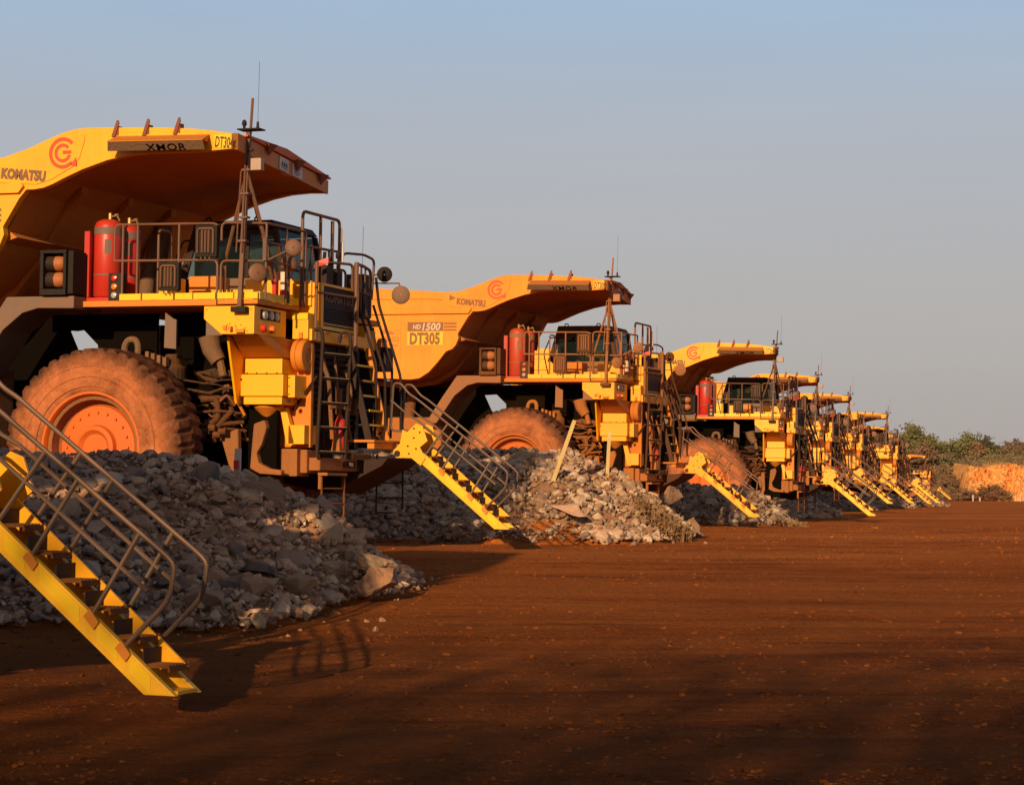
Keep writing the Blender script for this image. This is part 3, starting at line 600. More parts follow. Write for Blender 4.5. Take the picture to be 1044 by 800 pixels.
    for y, mt in ((3.05, 'dark'), (3.78, 'orange')): mesh_obj('stringer', lambda bm: P2([(2.80, 3.18), (2.90, 3.18), (3.28, 1.66), (3.17, 1.64)], y, y + .04, bm), M[mt], fs, bevel=.006)
    for k, z in enumerate((2.86, 2.62, 2.38, 2.15, 1.92)):
        x = 2.86 + (3.18 - z) * .25 - .05
        t_ = mesh_obj('stair_tread', lambda bm: BX(bm, x - .1, x + .062, 3.092, 3.778, z, z + .03), M['dark'], fs)
        mesh_obj('tread_nosing', lambda bm: BX(bm, x + .064, x + .08, 3.12 + .12 * (k % 2), 3.76, z, z + .032), M['strip'], fs)
    pf = part('stair_platform', lambda bm: (BX(bm, 2.9, 3.36, 2.95, 4.4, 1.66, 1.70), BX(bm, 3.22, 3.34, 3.0, 3.9, 1.56, 1.655)), M['orange'], bevel=.006)
    # boarding stair -------------------------------------------------
    YN, YF = 3.78, 4.12
    st = bpy.data.objects.new('boarding_stair', None); COL.objects.link(st); st.parent = T
    for y in (YN, YF): mesh_obj('stringer', lambda bm: P2([(3.80, 1.36), (5.07, .33), (5.31, .33), (3.80, 1.555)], y, y + .055, bm), M['stairyellow'], st, bevel=.006)
    for y in (YN - .03, YF + .055): mesh_obj('hinge_plate', lambda bm: P2([(3.33, 1.53), (3.40, 1.43), (3.66, 1.43), (3.82, 1.31), (3.90, 1.43), (3.80, 1.60), (3.93, 1.70), (3.84, 1.94), (3.73, 1.98), (3.58, 1.84), (3.50, 1.88), (3.46, 1.66)], y, y + .03, bm), M['yellow'], st, bevel=.005)
    for a, b in ((3.95, 4.12), (4.24, 4.56), (4.70, 4.86), (4.96, 5.12)): mesh_obj('reflector', lambda bm: HULL(bm, [(x, YN - d, z + o_) for d in (.004, -.001) for x, z in ((a, 1.435 - (a - 3.84) * .808), (b, 1.435 - (b - 3.84) * .808)) for o_ in (-.055, .06)]), M['strip'], st)
    mesh_obj('pin', lambda bm: (LATHE(bm, [(YN - .05, .05), (YN - .03, .05)], 'y', (3.42, 0, 1.5), 14), [LATHE(bm, [(YN - .045, .015), (YN - .03, .015)], 'y', (x, 0, z), 6) for x, z in ((3.6, 1.62), (3.7, 1.75), (3.74, 1.58), (3.62, 1.5), (3.80, 1.84), (3.7, 1.9))]), M['dark'], st)
    for k in range(6):
        x = 3.86 + k * .232; z = 1.545 - k * .187
        def trd(bm):
            BX(bm, x, x + .21, YN + .058, YF - .003, z - .10, z - .085); BX(bm, x + .197, x + .215, YN + .058, YF - .003, z - .125, z - .101)
            for q in range(7): BX(bm, x + .01, x + .20, YN + .08 + q * .048, YN + .092 + q * .048, z - .0845, z - .075)
        mesh_obj('stair_tread', trd, M['darkdust'], st)
        mesh_obj('stair_riser', lambda bm: BX(bm, x + .004, x + .012, YN + .058, YF - .003, z - .084, z + .03), M['dark'], st)
        mesh_obj('tread_bracket', lambda bm: P2([(x - .02, z + .10), (x - .02, z - .09), (x + .215, z - .10)], YF - .025, YF - .004, bm), M['yellow'], st)
    mesh_obj('foot_plate', lambda bm: BX(bm, 5.05, 5.30, YN + .058, YF - .003, .335, .36), M['yellow'], st)
    def srail(y):
        def f(bm):
            tx, tz = 4.40, 1.875; sl = -.735; X = lambda x: (x, y, tz + (x - tx) * sl)
            r = .0185
            PIPE(bm, [(4.90, y, .64), (5.25, y, .98), (5.28, y, 1.22), X(5.19), X(3.72), (3.60, y, 2.44), (3.44, y, 2.62), (3.32, y, 2.62), (3.28, y, 1.86), (3.62, y, 1.86)], r, .09, 8)
            m_ = lambda x: (x, y, 1.54 + (x - tx) * sl * 1.02)
            TB(bm, [m_(3.75), m_(5.08)], r * .9, 7); TB(bm, [(3.28, y, 2.35), (3.6, y, 2.1), m_(3.75)], r * .9, 7)
            for bx, bz in ((4.16, 1.24), (4.65, .85), (3.9, 1.5)): TB(bm, [(bx, y, bz), (bx + .36, y, X(bx + .36)[2])], r, 7)
        return f
    for y in (YN + .01, YF + .15):
        rl = mesh_obj('stair_rail', srail(y), M['bare'], st, smooth=True)
    for bx, bz in ((4.16, 1.24), (4.65, .85), (4.90, .64)): mesh_obj('rail_bracket', lambda bm: HULL(bm, [(bx + a, YN - .02 + c, bz + b) for a, b in ((-.05, .0), (.03, -.09), (.07, -.04), (.0, .05)) for c in (0, .018)]), M['orange'], st)
    # cab -------------------------------------------------------------
    y0, y1 = 3.0, 4.55
    def cab(bm):
        P2([(.12, 5.20), (1.50, 5.20), (1.60, 5.08), (.08, 5.04)], y0, y1, bm)
        BX(bm, -.05, 1.72, y0 + .02, y1 - .02, 3.74, 4.28)
        for y in (y0, y1 - .06):
            P2([(.08, 5.05), (.20, 5.05), (-.02, 4.27), (-.16, 4.27)], y, y + .06, bm); P2([(1.50, 5.08), (1.60, 5.07), (1.74, 4.27), (1.64, 4.27)], y, y + .06, bm)
            P2([(1.02, 5.05), (1.10, 5.05), (1.10, 4.27), (1.02, 4.27)], y, y + .05, bm); P2([(.12, 5.045), (.12, 4.86), (1.02, 4.97), (1.55, 4.95), (1.55, 5.05)], y + .005, y + .04, bm)
        BX(bm, .1, .16, y0 + .06, y1 - .06, 4.28, 5.05)
    cb = part('cab', cab, M['dark'], bevel=.015)
    mesh_obj('door_panel', lambda bm: BX(bm, .55, 1.40, y0 - .02, y0 + .018, 3.78, 4.27), M['grey'], cb, bevel=.01)
    for y in (y0 + .02, y1 - .03): mesh_obj('side_window', lambda bm: P2([(.16, 5.04), (1.52, 5.04), (1.66, 4.285), (-.02, 4.285)], y, y + .008, bm), M['glass'], cb)
    mesh_obj('windshield', lambda bm: HULL(bm, [(1.555, y0 + .07, 5.07), (1.555, y1 - .07, 5.07), (1.695, y0 + .07, 4.285), (1.695, y1 - .07, 4.285), (1.55, y0 + .07, 5.07), (1.69, y1 - .07, 4.285)]), M['glass'], cb)
    mesh_obj('seat', lambda bm: (BX(bm, .55, .95, 3.55, 4.0, 4.29, 4.42), BX(bm, .45, .57, 3.55, 4.0, 4.35, 4.9), LATHE(bm, [(0, .16), (.03, .16)], 'x', (1.2, 3.8, 4.55), 16), TB(bm, [(1.5, 3.8, 4.3), (1.22, 3.8, 4.55)], .03, 6)), M['darkdust'], cb, bevel=.02)
    for x in (.28, 1.15): mesh_obj('roof_hook', lambda bm: PIPE(bm, [(x, 3.1, 5.19), (x, 3.1, 5.26), (x + .09, 3.1, 5.26), (x + .09, 3.1, 5.19)], .014, .04), M['dark'], cb)
    for q, r_ in (([(-.1, 3.05, 3.75), (-.28, 3.05, 4.5), (-.1, 3.05, 4.9), (.02, 3.05, 4.9)], .016), ([(1.66, 3.1, 4.2), (1.85, 3.1, 4.35), (1.85, 3.1, 4.6), (1.68, 3.1, 4.62)], .014)): mesh_obj('grab_rail', lambda bm: PIPE(bm, q, r_), M['dark'], cb)
    mesh_obj('wiper', lambda bm: TB(bm, [(1.72, 3.9, 4.32), (1.66, 4.2, 4.8)], .012, 5), M['dark'], cb)
    # dump body ----------------------------------------------------------
    W0, W1 = -.22, 5.55
    FX = lambda y: 2.45 - (y - W0) * .195
    top = [(-7.2, 6.12), (-3.9, 5.98), (-2.6, 5.90), (-1.75, 5.84), (-1.45, 5.85), (-1.0, 5.98), (-.6, 6.13), (-.42, 6.19), (-.22, 6.235), (.0, 6.245), (1.0, 6.215), (1.7, 6.17), (2.1, 6.12), (2.38, 6.07)]
    low = [(2.38, 5.845), (2.0, 5.825), (1.0, 5.83), (.67, 5.81), (.32, 5.745), (-.1, 5.62), (-.38, 5.51), (-.59, 5.42), (-.74, 5.37), (-.9, 5.35), (-1.04, 5.35)]
    edge = [(-1.16, 5.22), (-1.32, 4.97), (-1.43, 4.80), (-1.41, 4.68), (-1.48, 4.52), (-1.57, 4.42), (-1.74, 4.36), (-1.96, 4.09), (-2.2, 3.84), (-2.45, 3.69), (-2.7, 3.66), (-3.6, 3.70), (-5.6, 3.95), (-7.3, 4.95)]
    def body(bm):
        P2(top + low + edge, W0 + .02, W0 + .16, bm)
        P2([(min(x, FX(W1) - .055), z + (.11 if i >= len(top) and x > -1.1 else 0)) for i, (x, z) in enumerate(top + low + edge) if x < 1.4 or 2.0 < x < 2.2 or x == 2.0], W1 - .16, W1 - .02, bm)
    bd = part('dump_body', body, M['body'], bevel=.012)
    def skirt(bm):   # upper flange sheet over the body side, and the long rib
        P2([(-1.77, 5.49), (-1.70, 5.56), (-1.79, 5.62), (-1.72, 5.70), (-1.64, 5.74), (-1.40, 5.76), (-1.0, 5.88), (-.6, 6.02), (-.3, 6.12), (-.05, 6.14), (-.05, 6.05), (-.13, 5.80), (-.26, 5.66), (-.60, 5.49), (-.86, 5.425), (-1.1, 5.44)], W0 + .004, W0 + .019, bm)
        P2([(-7.2, 5.30), (-1.14, 5.30), (-1.06, 5.40), (-1.10, 5.45), (-7.2, 5.47)], W0 - .045, W0 + .018, bm)
        P2([(-7.1, 5.68), (-2.2, 5.68), (-1.85, 5.64), (-1.85, 5.66), (-2.2, 5.71), (-7.1, 5.71)], W0 - .01, W0 + .018, bm)
    mesh_obj('body_flange', skirt, M['body'], bd, bevel=.006)
    sec = [(FX(2.6) - 2.42, 5.965), (.7, 5.955), (.2, 5.91), (-.35, 5.77), (-.85, 5.57), (-1.12, 5.32), (-1.35, 4.9), (-1.62, 4.45), (-2.0, 4.02), (-2.5, 3.74), (-3.4, 3.62), (-5.6, 3.86), (-7.2, 4.88)]
    def sheet(bm):
        rows = []
        for y in (W0 + .165, 1.2, 2.66, 4.1, W1 - .165):
            row = []
            for i, (x, z) in enumerate(sec):
                dz = -.10 * (1 - abs(y - 2.66) / 2.6) if i < 4 else 0
                xx = FX(y) - .03 if i == 0 else x
                row.append((bm.verts.new((xx, y, z + dz)), bm.verts.new((xx, y, z + dz + .05))))
            rows.append(row)
        for a, b in zip(rows, rows[1:]):
            for (p, q), (r_, s_), (t, u), (v, w) in zip(a, a[1:], b, b[1:]):
                bm.faces.new((p, r_, v, t)); bm.faces.new((q, s_, w, u))
        for k in (0, -1):
            for a, b in zip(rows, rows[1:]): bm.faces.new((a[k][0], a[k][1], b[k][1], b[k][0]))
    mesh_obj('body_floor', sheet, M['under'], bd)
    def ribs(bm):
        for y in (1.2, 2.66, 4.1):
            for (a, b), (c, d) in zip(sec[4:-1], sec[5:]): HULL(bm, [(a + e, y + s_, b + g - .012) for e, g in ((0, -.12), (0, 0)) for s_ in (-.09, .09)] + [(c + e, y + s_, d + g - .012) for e, g in ((0, -.12), (0, 0)) for s_ in (-.09, .09)])
        HULL(bm, [(-1.43, .0, 4.75), (-1.43, 5.3, 4.75), (-1.50, .0, 4.6), (-1.50, 5.3, 4.6), (-1.30, .0, 4.66), (-1.30, 5.3, 4.66)])
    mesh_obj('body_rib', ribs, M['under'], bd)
    def cfront(bm):
        a, b = (FX(W0) - .22, W0 + .02), (FX(W1), W1 - .02)
        P = [(2.375, W0 + .03), (FX(W0 + .14), W0 + .14), (FX(W1), W1 - .02)]
        zb = [(5.845, 6.07), (5.845, 6.09), (5.93, 6.155)]
        vs = [[bm.verts.new((x, y, z)) for z in zz] + [bm.verts.new((x - .05, y + .01, z)) for z in zz[::-1]] for (x, y), zz in zip(P, zb)]
        for p, q in zip(vs, vs[1:]):
            for k in range(4): bm.faces.new((p[k], p[(k + 1) % 4], q[(k + 1) % 4], q[k]))
        bm.faces.new(vs[0]); bm.faces.new(vs[-1])
    cf = mesh_obj('canopy_front', cfront, M['orange'], bd)
    mesh_obj('canopy_lip', lambda bm: HULL(bm, [(FX(y) + dx, y, z + dz) for y, z in ((.3, 6.10), (2.6, 6.235), (W1, 6.18)) for dx in (-.4, .04) for dz in (.0, .025)]), M['rim'], bd)
    mesh_obj('canopy_roof', lambda bm: [HULL(bm, [(x0, W0 + .17, z0), (x1, W0 + .17, z1), (x0, W1 - .17, z0), (min(x1, FX(W1) - .12), W1 - .17, z1), (x0, 2.6, z0 + .1), (min(x1, FX(2.6) - .12), 2.6, z1 + .1), (x0, 2.6, z0 - .03), (min(x1, FX(2.6) - .12), 2.6, z1 - .03)]) for x0, z0, x1, z1 in ((-.3, 6.19, .9, 6.18), (.9, 6.18, 1.75, 6.13))], M['body'], bd)
    for yy in (1.35, 3.1, 4.7): mesh_obj('gusset', lambda bm: [HULL(bm, [(FX(y) + .003, y, 6.15), (FX(y) + .003, y + .30, 6.155), (FX(y) + .003, y + .15, 5.98), (FX(y) + .09, y, 6.165), (FX(y) + .09, y + .30, 6.17)]) for y in (yy,)], M['rust'], bd)
    def wing(bm):
        P2([(.0, 0), (1, 0)], 0, 0, bm) if False else None
        HULL(bm, [(.50, W0 + .018, 6.10), (2.02, W0 + .018, 6.07), (.52, W0 - .30, 5.985), (2.08, W0 - .30, 5.955), (.46, W0 + .018, 5.98), (2.0, W0 + .018, 5.95), (.50, W0 - .295, 5.97), (2.06, W0 - .295, 5.94)])
    wg = mesh_obj('side_deflector', wing, M['orange'], bd)
    mesh_obj('deflector_face', lambda bm: HULL(bm, [(.51, W0 - .29, 5.972), (2.07, W0 - .29, 5.942), (.46, W0 - .20, 5.85), (2.06, W0 - .20, 5.815), (.51, W0 - .275, 5.972), (2.07, W0 - .275, 5.942), (.46, W0 - .185, 5.85), (2.06, W0 - .185, 5.815)]), M['mud'], bd)
    for x in (.46, .97, 1.48):
        mesh_obj('fin', lambda bm, x=x: (P2([(x - .05, 6.09), (x + .01, 6.09), (x + .075, 6.29), (x + .06, 6.335), (x + .035, 6.33)], W0 - .012, W0 + .008, bm), P2([(x + .0, 6.11), (x + .06, 6.11), (x + .06, 6.25)], W0 + .01, W0 + .13, bm)), M['rust'], bd)
    tt = [(-1.75, 5.84), (-1.45, 5.85), (-1.0, 5.98), (-.6, 6.13), (-.42, 6.19), (-.22, 6.235), (.0, 6.245), (1.0, 6.215), (1.7, 6.17), (2.1, 6.12), (2.36, 6.075)]
    def crown_strip(bm):
        for i, ((a, b), (c, d)) in enumerate(zip(tt, tt[1:])):
            w0, w1 = [(.09, .10), (.10, .11), (.11, .11), (.11, .10), (.10, .10), (.10, .09), (.09, .06), (.06, .05), (.05, .05), (.05, .05)][i]
            vs = [bm.verts.new(v) for v in ((a, W0 + .016, b - w0), (c, W0 + .016, d - w1), (c, W0 + .075, d + .004), (a, W0 + .075, b + .004))]
            bm.faces.new(vs)
    mesh_obj('canopy_edge', crown_strip, M['strip'], bd)
    text_obj('deflector_lettering', 'XMOR', .155, Matrix.Translation((1.12, W0 - .206, 5.832)) @ Matrix.Rotation(R(1.2), 4, 'Y') @ Matrix.Rotation(R(90 + 36), 4, 'X'), M['black'], bd, 1.35, .001)
    text_obj('maker_lettering', 'KOMATSU', .20, side_mtx(-1.47, W0 - .003, 5.545, R(5.5)), M['brown_text'], bd, .80, .013)
    mesh_obj('emblem', lambda bm: G_logo(bm, -.41, 5.88, W0 - .004, .235), M['red_text'], bd)
    mesh_obj('maker_badge', lambda bm: bm.faces.new([bm.verts.new((x, W0 + .0, z)) for x, z in ((-1.66, 5.62), (-1.48, 5.69), (-1.66, 5.78))]), M['band'], bd)
    for x in (-2.98, -4.3, -5.5): mesh_obj('weld_seam', lambda bm: BX(bm, x, x + .02, W0 + .012, W0 + .0195, 4.1, 5.295), M['body'], bd)
    mesh_obj('number_panel', lambda bm: BX(bm, -2.78, -1.82, W0 + .008, W0 + .018, 4.52, 4.86), M['strip'], bd)
    mesh_obj('model_panel', lambda bm: (BX(bm, -2.78, -1.82, W0 + .010, W0 + .018, 4.875, 5.10), [BX(bm, -1.80, -1.46, W0 + .010, W0 + .018, z, z + .04) for z in (4.88, 4.96, 5.04)]), M['brown_text'], bd)
    text_obj('model_lettering', 'HD', .16, side_mtx(-2.64, W0 + .004, 4.925), M['pale_text'], bd, .9, .006, .2)
    text_obj('model_lettering', '1500', .25, side_mtx(-2.42, W0 + .004, 4.895), M['pale_text'], bd, 1.0, .008, .2)
    nm = text_obj('number_lettering', 'DT305', .39, side_mtx(-2.72, W0 + .004, 4.555), M['brown_text'], bd, .72, .018)
    mesh_obj('canopy_number_panel', lambda bm: BX(bm, 2.10, 2.37, W0 + .010, W0 + .018, 5.865, 6.055), M['strip'], bd)
    nm2 = text_obj('canopy_number', 'DT304', .22, side_mtx(2.11, W0 + .006, 5.885, R(6)), M['black_text'], bd, .46, .004)
    mesh_obj('mine_emblem', lambda bm: [bm.faces.new([bm.verts.new((-3.32 + x, W0 + .012, 4.80 + z)) for x, z in q]) for q in (((-.2, 0), (-.08, .16), (.02, .04)), ((-.02, 0), (.08, .11), (.22, 0)))], M['faint_text'], bd)
    text_obj('mine_lettering', 'ISLAND', .17, side_mtx(-3.66, W0 + .014, 4.62), M['faint_text'], bd, 1.1, .002)
    text_obj('mine_lettering', 'OPERATIONS', .10, side_mtx(-3.66, W0 + .014, 4.49), M['faint_text'], bd, 1.0, .002)
    ang = math.atan2(.125, 1)
    for yb, w in ((2.25, .55), (3.05, .62)):
        pl = mesh_obj('sign_plate', lambda bm: HULL(bm, [(FX(y) + d, y, z + (y - 2.6) * .012) for y in (yb, yb + w) for z in (5.90, 6.10) for d in (.004, .012)]), M['white'], bd)
    mesh_obj('sign_emblem', lambda bm: [bm.faces.new([bm.verts.new((FX(y) + .016, y, z)) for y, z in ((2.34 + k * .13, 5.97), (2.48 + k * .13, 5.97), (2.41 + k * .13, 6.06))]) for k in range(3)], M['black_text'], bd)
    mesh_obj('sign_lines', lambda bm: [bm.faces.new([bm.verts.new((FX(y) + .016, y, z)) for y, z in ((a, zz), (b, zz), (b, zz + .016), (a, zz + .016))]) for a, b, zz in ((2.33, 2.74, 5.935), (3.12, 3.6, 6.06), (3.12, 3.5, 6.02), (3.12, 3.58, 5.98), (3.12, 3.45, 5.94))], M['brown_text'], bd)
    for y in (1.6, 4.1): part('hoist_cylinder', lambda bm: TB(bm, [(-3.6, y, 1.8), (-3.3, y, 3.75)], [.18, .12], 14), M['darkdust'])
    part('exhaust_pipe', lambda bm: (TB(bm, [(-.95, 3.35, 3.6), (-.9, 3.35, 4.4), (-.72, 3.35, 4.95)], .13, 12), TB(bm, [(-.72, 3.35, 4.6), (-.62, 3.35, 5.25)], .15, 12)), M['mud'], smooth=True)
    return T, nm, nm2
TRUCK, NM, NM2 = make_truck()
def kids(o): return [c for c in bpy.data.objects if c.parent == o]
TREE = {}
for o in list(bpy.data.objects):
    if o.parent: TREE.setdefault(o.parent.name, []).append(o)
def copy_tree(o, parent=None):
    c = o.copy(); COL.objects.link(c)
    if parent: c.parent = parent
    for ch in TREE.get(o.name, []): copy_tree(ch, c)
    return c
TP = R(.554)
ROW = [  # x, y, z (relative to the eye), yaw, dust, label
    (-8.544, 13.827, -1.668, -19.76, .30, 'nearest haul truck at left edge, mostly outside the picture, boarding stair lowered in foreground'),
    (-6.32, 34.18, -.86, -19.76, .10, 'large yellow haul truck behind the biggest grey rock heap, whole canopy and mast in view'),
    (.01, 56.74, -.88, -19.75, 1.35, 'dusty orange haul truck lettered HD1500 and DT305 on its body side'),
    (6.66, 79.25, -1.05, -17.5, .08, 'clean yellow haul truck third in the row, black cab seen below its canopy'),
    (11.65, 105.98, -.72, -18.5, .35, 'haul truck fourth in the row, its canopy edge just behind the mast of the third'),
    (16.0, 125.49, -.76, -19.74, .45, 'haul truck fifth in the row with a narrow yellow canopy against the sky'),
    (22.4, 151.98, -.83, -19.77, .35, 'haul truck sixth in the row, low canopy near the start of the far trees'),
    (26.4, 177.0, -1.0, -19.5, .4, 'haul truck seventh in the row, crowded close before the eighth'),
    (30.3, 197.0, -1.0, -19.5, .6, 'haul truck eighth in the row, pale canopy against the green trees'),
    (53.6, 311.0, -.9, -19.5, .7, 'farthest and smallest haul truck, at the end of the row before the scrub hill'),
]
def set_dust(o, d):
    o.color = (1, 1, 1, d)
    for c in kids(o): set_dust(c, d)
trucks = [TRUCK] + [copy_tree(TRUCK) for _ in ROW[1:]]
for t, (x, y, z, yw, d, lab) in zip(trucks, ROW):
    t.location = (x, y, z + CAMZ); t.rotation_euler = (0, TP, R(yw)); t['label'] = lab; t['category'] = 'haul truck'; t['group'] = 'haul trucks parked in a row'
CH = {}
for o in bpy.data.objects:
    if o.parent: CH.setdefault(o.parent.name, []).append(o)
def dust_walk(o, d):
    o.color = (1, 1, 1, d)
    for c in CH.get(o.name, []): dust_walk(c, d)
for t, r in zip(trucks, ROW): dust_walk(t, r[4])
for c in [c for c in CH[trucks[0].name] if c.name.startswith('round_mirror')][2:]:   # the nearest truck has no left mirrors in the photograph
    for q in CH.get(c.name, []): bpy.data.objects.remove(q)
    bpy.data.objects.remove(c)
CH[trucks[0].name] = [c for c in CH[trucks[0].name] if c in set(bpy.data.objects[:]) ] if False else [o for o in bpy.data.objects if o.parent == trucks[0]]
# the second truck's canopy carries its own number
def find(o, nm):
    for c in CH.get(o.name, []):
        if c.name.split('.')[0] == nm: return c
        f = find(c, nm)
        if f: return f
t2n = find(trucks[2], 'canopy_number')
tmp = text_obj('canopy_number_mesh', 'DT305', .22, side_mtx(2.11, -.22 + .006, 5.885, R(6)), M['black_text'], None, .46, .004)
t2n.data = tmp.data; bpy.data.objects.remove(tmp)
for i, t in enumerate(trucks):       # only the second truck's body number is in view; the others leave it off their body sides
    if i == 2: continue
    for nm in ('number_lettering',):
        c = find(t, nm)
        if c: bpy.data.objects.remove(c)

# ------------------------------------------------------------------ ground
GP = [(-60, -1.66), (13, -1.62), (20, -1.42), (30, -1.05), (36, -.92), (57, -.90), (80, -1.02), (110, -.85), (150, -.88), (200, -1.02), (320, -.92), (5000, -.92)]
def G0(y):
    if y <= GP[0][0]: return GP[0][1]
    for (a, b), (c, d) in zip(GP, GP[1:]):
        if y <= c:
            t = (y - a) / (c - a); t = t * t * (3 - 2 * t); return b + (d - b) * t
    return GP[-1][1]
def G(x, y):
    f = max(0, 1 - y / 140) if y > 0 else 1
    n = noise.noise(Vector((x * .11, y * .11, 3))) * .10 + noise.noise(Vector((x * .5 + 7, y * 1.2, 1))) * .028 + noise.noise(Vector((x * 1.7, y * 3.1, 5))) * .012
    return G0(y) + n * f * .8
def build_ground():
    xs = []; ys = []
    y = -60.0
    while y < 0: ys.append(y); y += 4
    y = 0.0
    while y < 6000: ys.append(y); y += max(.16 if y > 8 else .8, (y - 8) * .012 if y > 20 else 0)
    def xr(n): return [(-1 + 2 * k / n) for k in range(n + 1)]
    us = [math.copysign(abs(u) ** 2.6, u) for u in xr(150)]
    bm = bmesh.new(); rows = []
    for y in ys:
        w = 60 + max(0, y) * 1.2
        k0 = max(10., y * .30)
        row = []
        for u in xr(170):
            x = u * k0 if abs(u) < .82 else math.copysign(.82 * k0 + (w - .82 * k0) * ((abs(u) - .82) / .18) ** 1.6, u)
            row.append(bm.verts.new((x, y, G(x, y) + CAMZ)))
        rows.append(row)
    for a, b in zip(rows, rows[1:]):
        for k in range(len(a) - 1): bm.faces.new((a[k], a[k + 1], b[k + 1], b[k]))
    for f in bm.faces: f.smooth = True
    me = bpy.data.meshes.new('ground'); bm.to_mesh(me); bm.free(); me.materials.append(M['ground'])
    o = bpy.data.objects.new('ground', me); COL.objects.link(o); o['kind'] = 'structure'; o['label'] = 'red dirt haul yard with faint wheel tracks'
build_ground()

# ------------------------------------------------------------------ rocks
RN = random.Random(7)
def rock_mesh(name, mat, seed, flat=.6, n=15):
    rn = random.Random(seed); bm = bmesh.new(); pts = []
    for _ in range(n):
        v = Vector((rn.gauss(0, 1), rn.gauss(0, 1), rn.gauss(0, 1))).normalized() * rn.uniform(.82, 1)
        pts.append((v.x, v.y * rn.uniform(.75, .9), v.z * flat))
    vs = [bm.verts.new(p) for p in pts]; r = bmesh.ops.convex_hull(bm, input=vs)
    bmesh.ops.delete(bm, geom=[v for v in bm.verts if not v.link_faces], context='VERTS')
    bmesh.ops.bevel(bm, geom=[e for e in bm.edges], offset=.06, segments=1, affect='EDGES', clamp_overlap=True)
    bmesh.ops.recalc_face_normals(bm, faces=bm.faces)
    me = bpy.data.meshes.new(name); bm.to_mesh(me); bm.free(); me.materials.append(mat); return me
ROCKS = [[rock_mesh('rock', m, 100 * i + k, RN.uniform(.55, .95), RN.choice([12, 16, 22])) for k in range(6)] for i, m in enumerate(ROCK)]
def boulder_mesh(name, mat, seed, flat=.8):
    rn = random.Random(seed); bm = bmesh.new(); pts = []
    for _ in range(13):
        v = Vector((rn.gauss(0, 1), rn.gauss(0, 1), rn.gauss(0, 1))).normalized() * rn.uniform(.85, 1); pts.append((v.x, v.y * .9, v.z * flat))
    vs = [bm.verts.new(p) for p in pts]; bmesh.ops.convex_hull(bm, input=vs)
    bmesh.ops.delete(bm, geom=[v for v in bm.verts if not v.link_faces], context='VERTS')
    bmesh.ops.triangulate(bm, faces=bm.faces)
    bmesh.ops.subdivide_edges(bm, edges=bm.edges[:], cuts=5, use_grid_fill=True)
    bmesh.ops.triangulate(bm, faces=bm.faces)
    for v in bm.verts:
        p = v.co + Vector((seed, 0, 0)); n1 = noise.noise(p * 2.1) * .13; st = math.floor((p.x * .6 + p.z * 1.0 + noise.noise(p * 1.2) * .6) * 5) / 5
        v.co += v.co.normalized() * (n1 + noise.noise(p * 6) * .05 + noise.noise(Vector((st * 9, seed, 1))) * .07)
    bmesh.ops.recalc_face_normals(bm, faces=bm.faces)
    me = bpy.data.meshes.new(name); bm.to_mesh(me); bm.free(); me.materials.append(mat); return me
BOULD = {}
def gravel(seed):
    rn = random.Random(seed); bm = bmesh.new()
    vs = [bm.verts.new(Vector((rn.gauss(0, 1), rn.gauss(0, 1), rn.gauss(0, .8))).normalized()) for _ in range(8)]; bmesh.ops.convex_hull(bm, input=vs); bm.verts.index_update()
    bm.verts.ensure_lookup_table(); r = ([v.co.copy() for v in bm.verts], [tuple(v.index for v in f.verts) for f in bm.faces]); bm.free(); return r
GRAVEL = [gravel(900 + k) for k in range(6)]
class Pile:
    """heap: a ridge from A to B; h falls off by run lengths to the front, back and both ends"""
    def __init__(s, ax, ay, bx, by, H, front, back, endr, endl, seed): s.__dict__.update(locals())
    def h(s, x, y):
        d = Vector((s.bx - s.ax, s.by - s.ay)); L = d.length; d /= L
        r = Vector((x - s.ax, y - s.ay)); t = r.dot(d); q = r.dot(Vector((-d.y, d.x)))
        e = (t - L) / s.endr if t > L else (-t / s.endl if t < 0 else 0)
        w = q / s.back if q > 0 else -q / s.front
        rr = math.sqrt(e * e + w * w)
        nz = noise.noise(Vector((x * .55, y * .55, s.seed))) * .22 + noise.noise(Vector((x * 1.6, y * 1.6, s.seed + 9))) * .08
        rr = rr + nz * min(1, rr * 1.5 + .25)
        v = 1 - rr
        if v <= -.05: return -.2
        v = max(v, 0)
        return s.H * (v - .18 * max(0, v - .72) ** 1 * 1.6) - (.06 if v < .03 else 0)
    def top(s, x, y): return G(x, y) + max(s.h(x, y), -.2)
PILES = [Pile(-10.5, 27.6, -3.75, 27.0, 1.66, 5.0, 3.2, 2.75, 3, 1.3),
         Pile(-6.5, 47.6, 1.15, 46.6, 1.92, 5.8, 3.6, 2.6, 3, 5.1),
         Pile(3.8, 70, 6.9, 69.6, 1.28, 5.0, 3, 1.75, 3, 8.7),
         Pile(7.2, 95.5, 11.6, 95, 1.05, 4.5, 3, 2.0, 3, 12.2),
         Pile(12.4, 117, 16.6, 116.6, 1.1, 4.5, 3, 2.0, 3, 17.2),
         Pile(18.6, 143.5, 23.2, 143, 1.0, 4.5, 3, 2.0, 3, 21.2),
         Pile(23.4, 168.5, 27.6, 168, 1.0, 4.5, 3, 2.0, 3, 25.2),
         Pile(27.5, 188.5, 33.4, 187, .9, 4.5, 3, 2.5, 3, 31.2)]
PLAB = ['largest grey rock heap, beside the foreground stair in front of the first whole truck', 'broad pale rock heap with two timber posts, by the dusty orange truck',
        'low heap of pale broken rock under the third truck', 'small rock heap at the feet of the fourth truck', 'small rock heap at the feet of the fifth truck',
        'small rock heap at the feet of the sixth truck', 'small rock heap at the feet of the seventh truck', 'farthest pale rock heap, beside the eighth truck at the end of the yard']
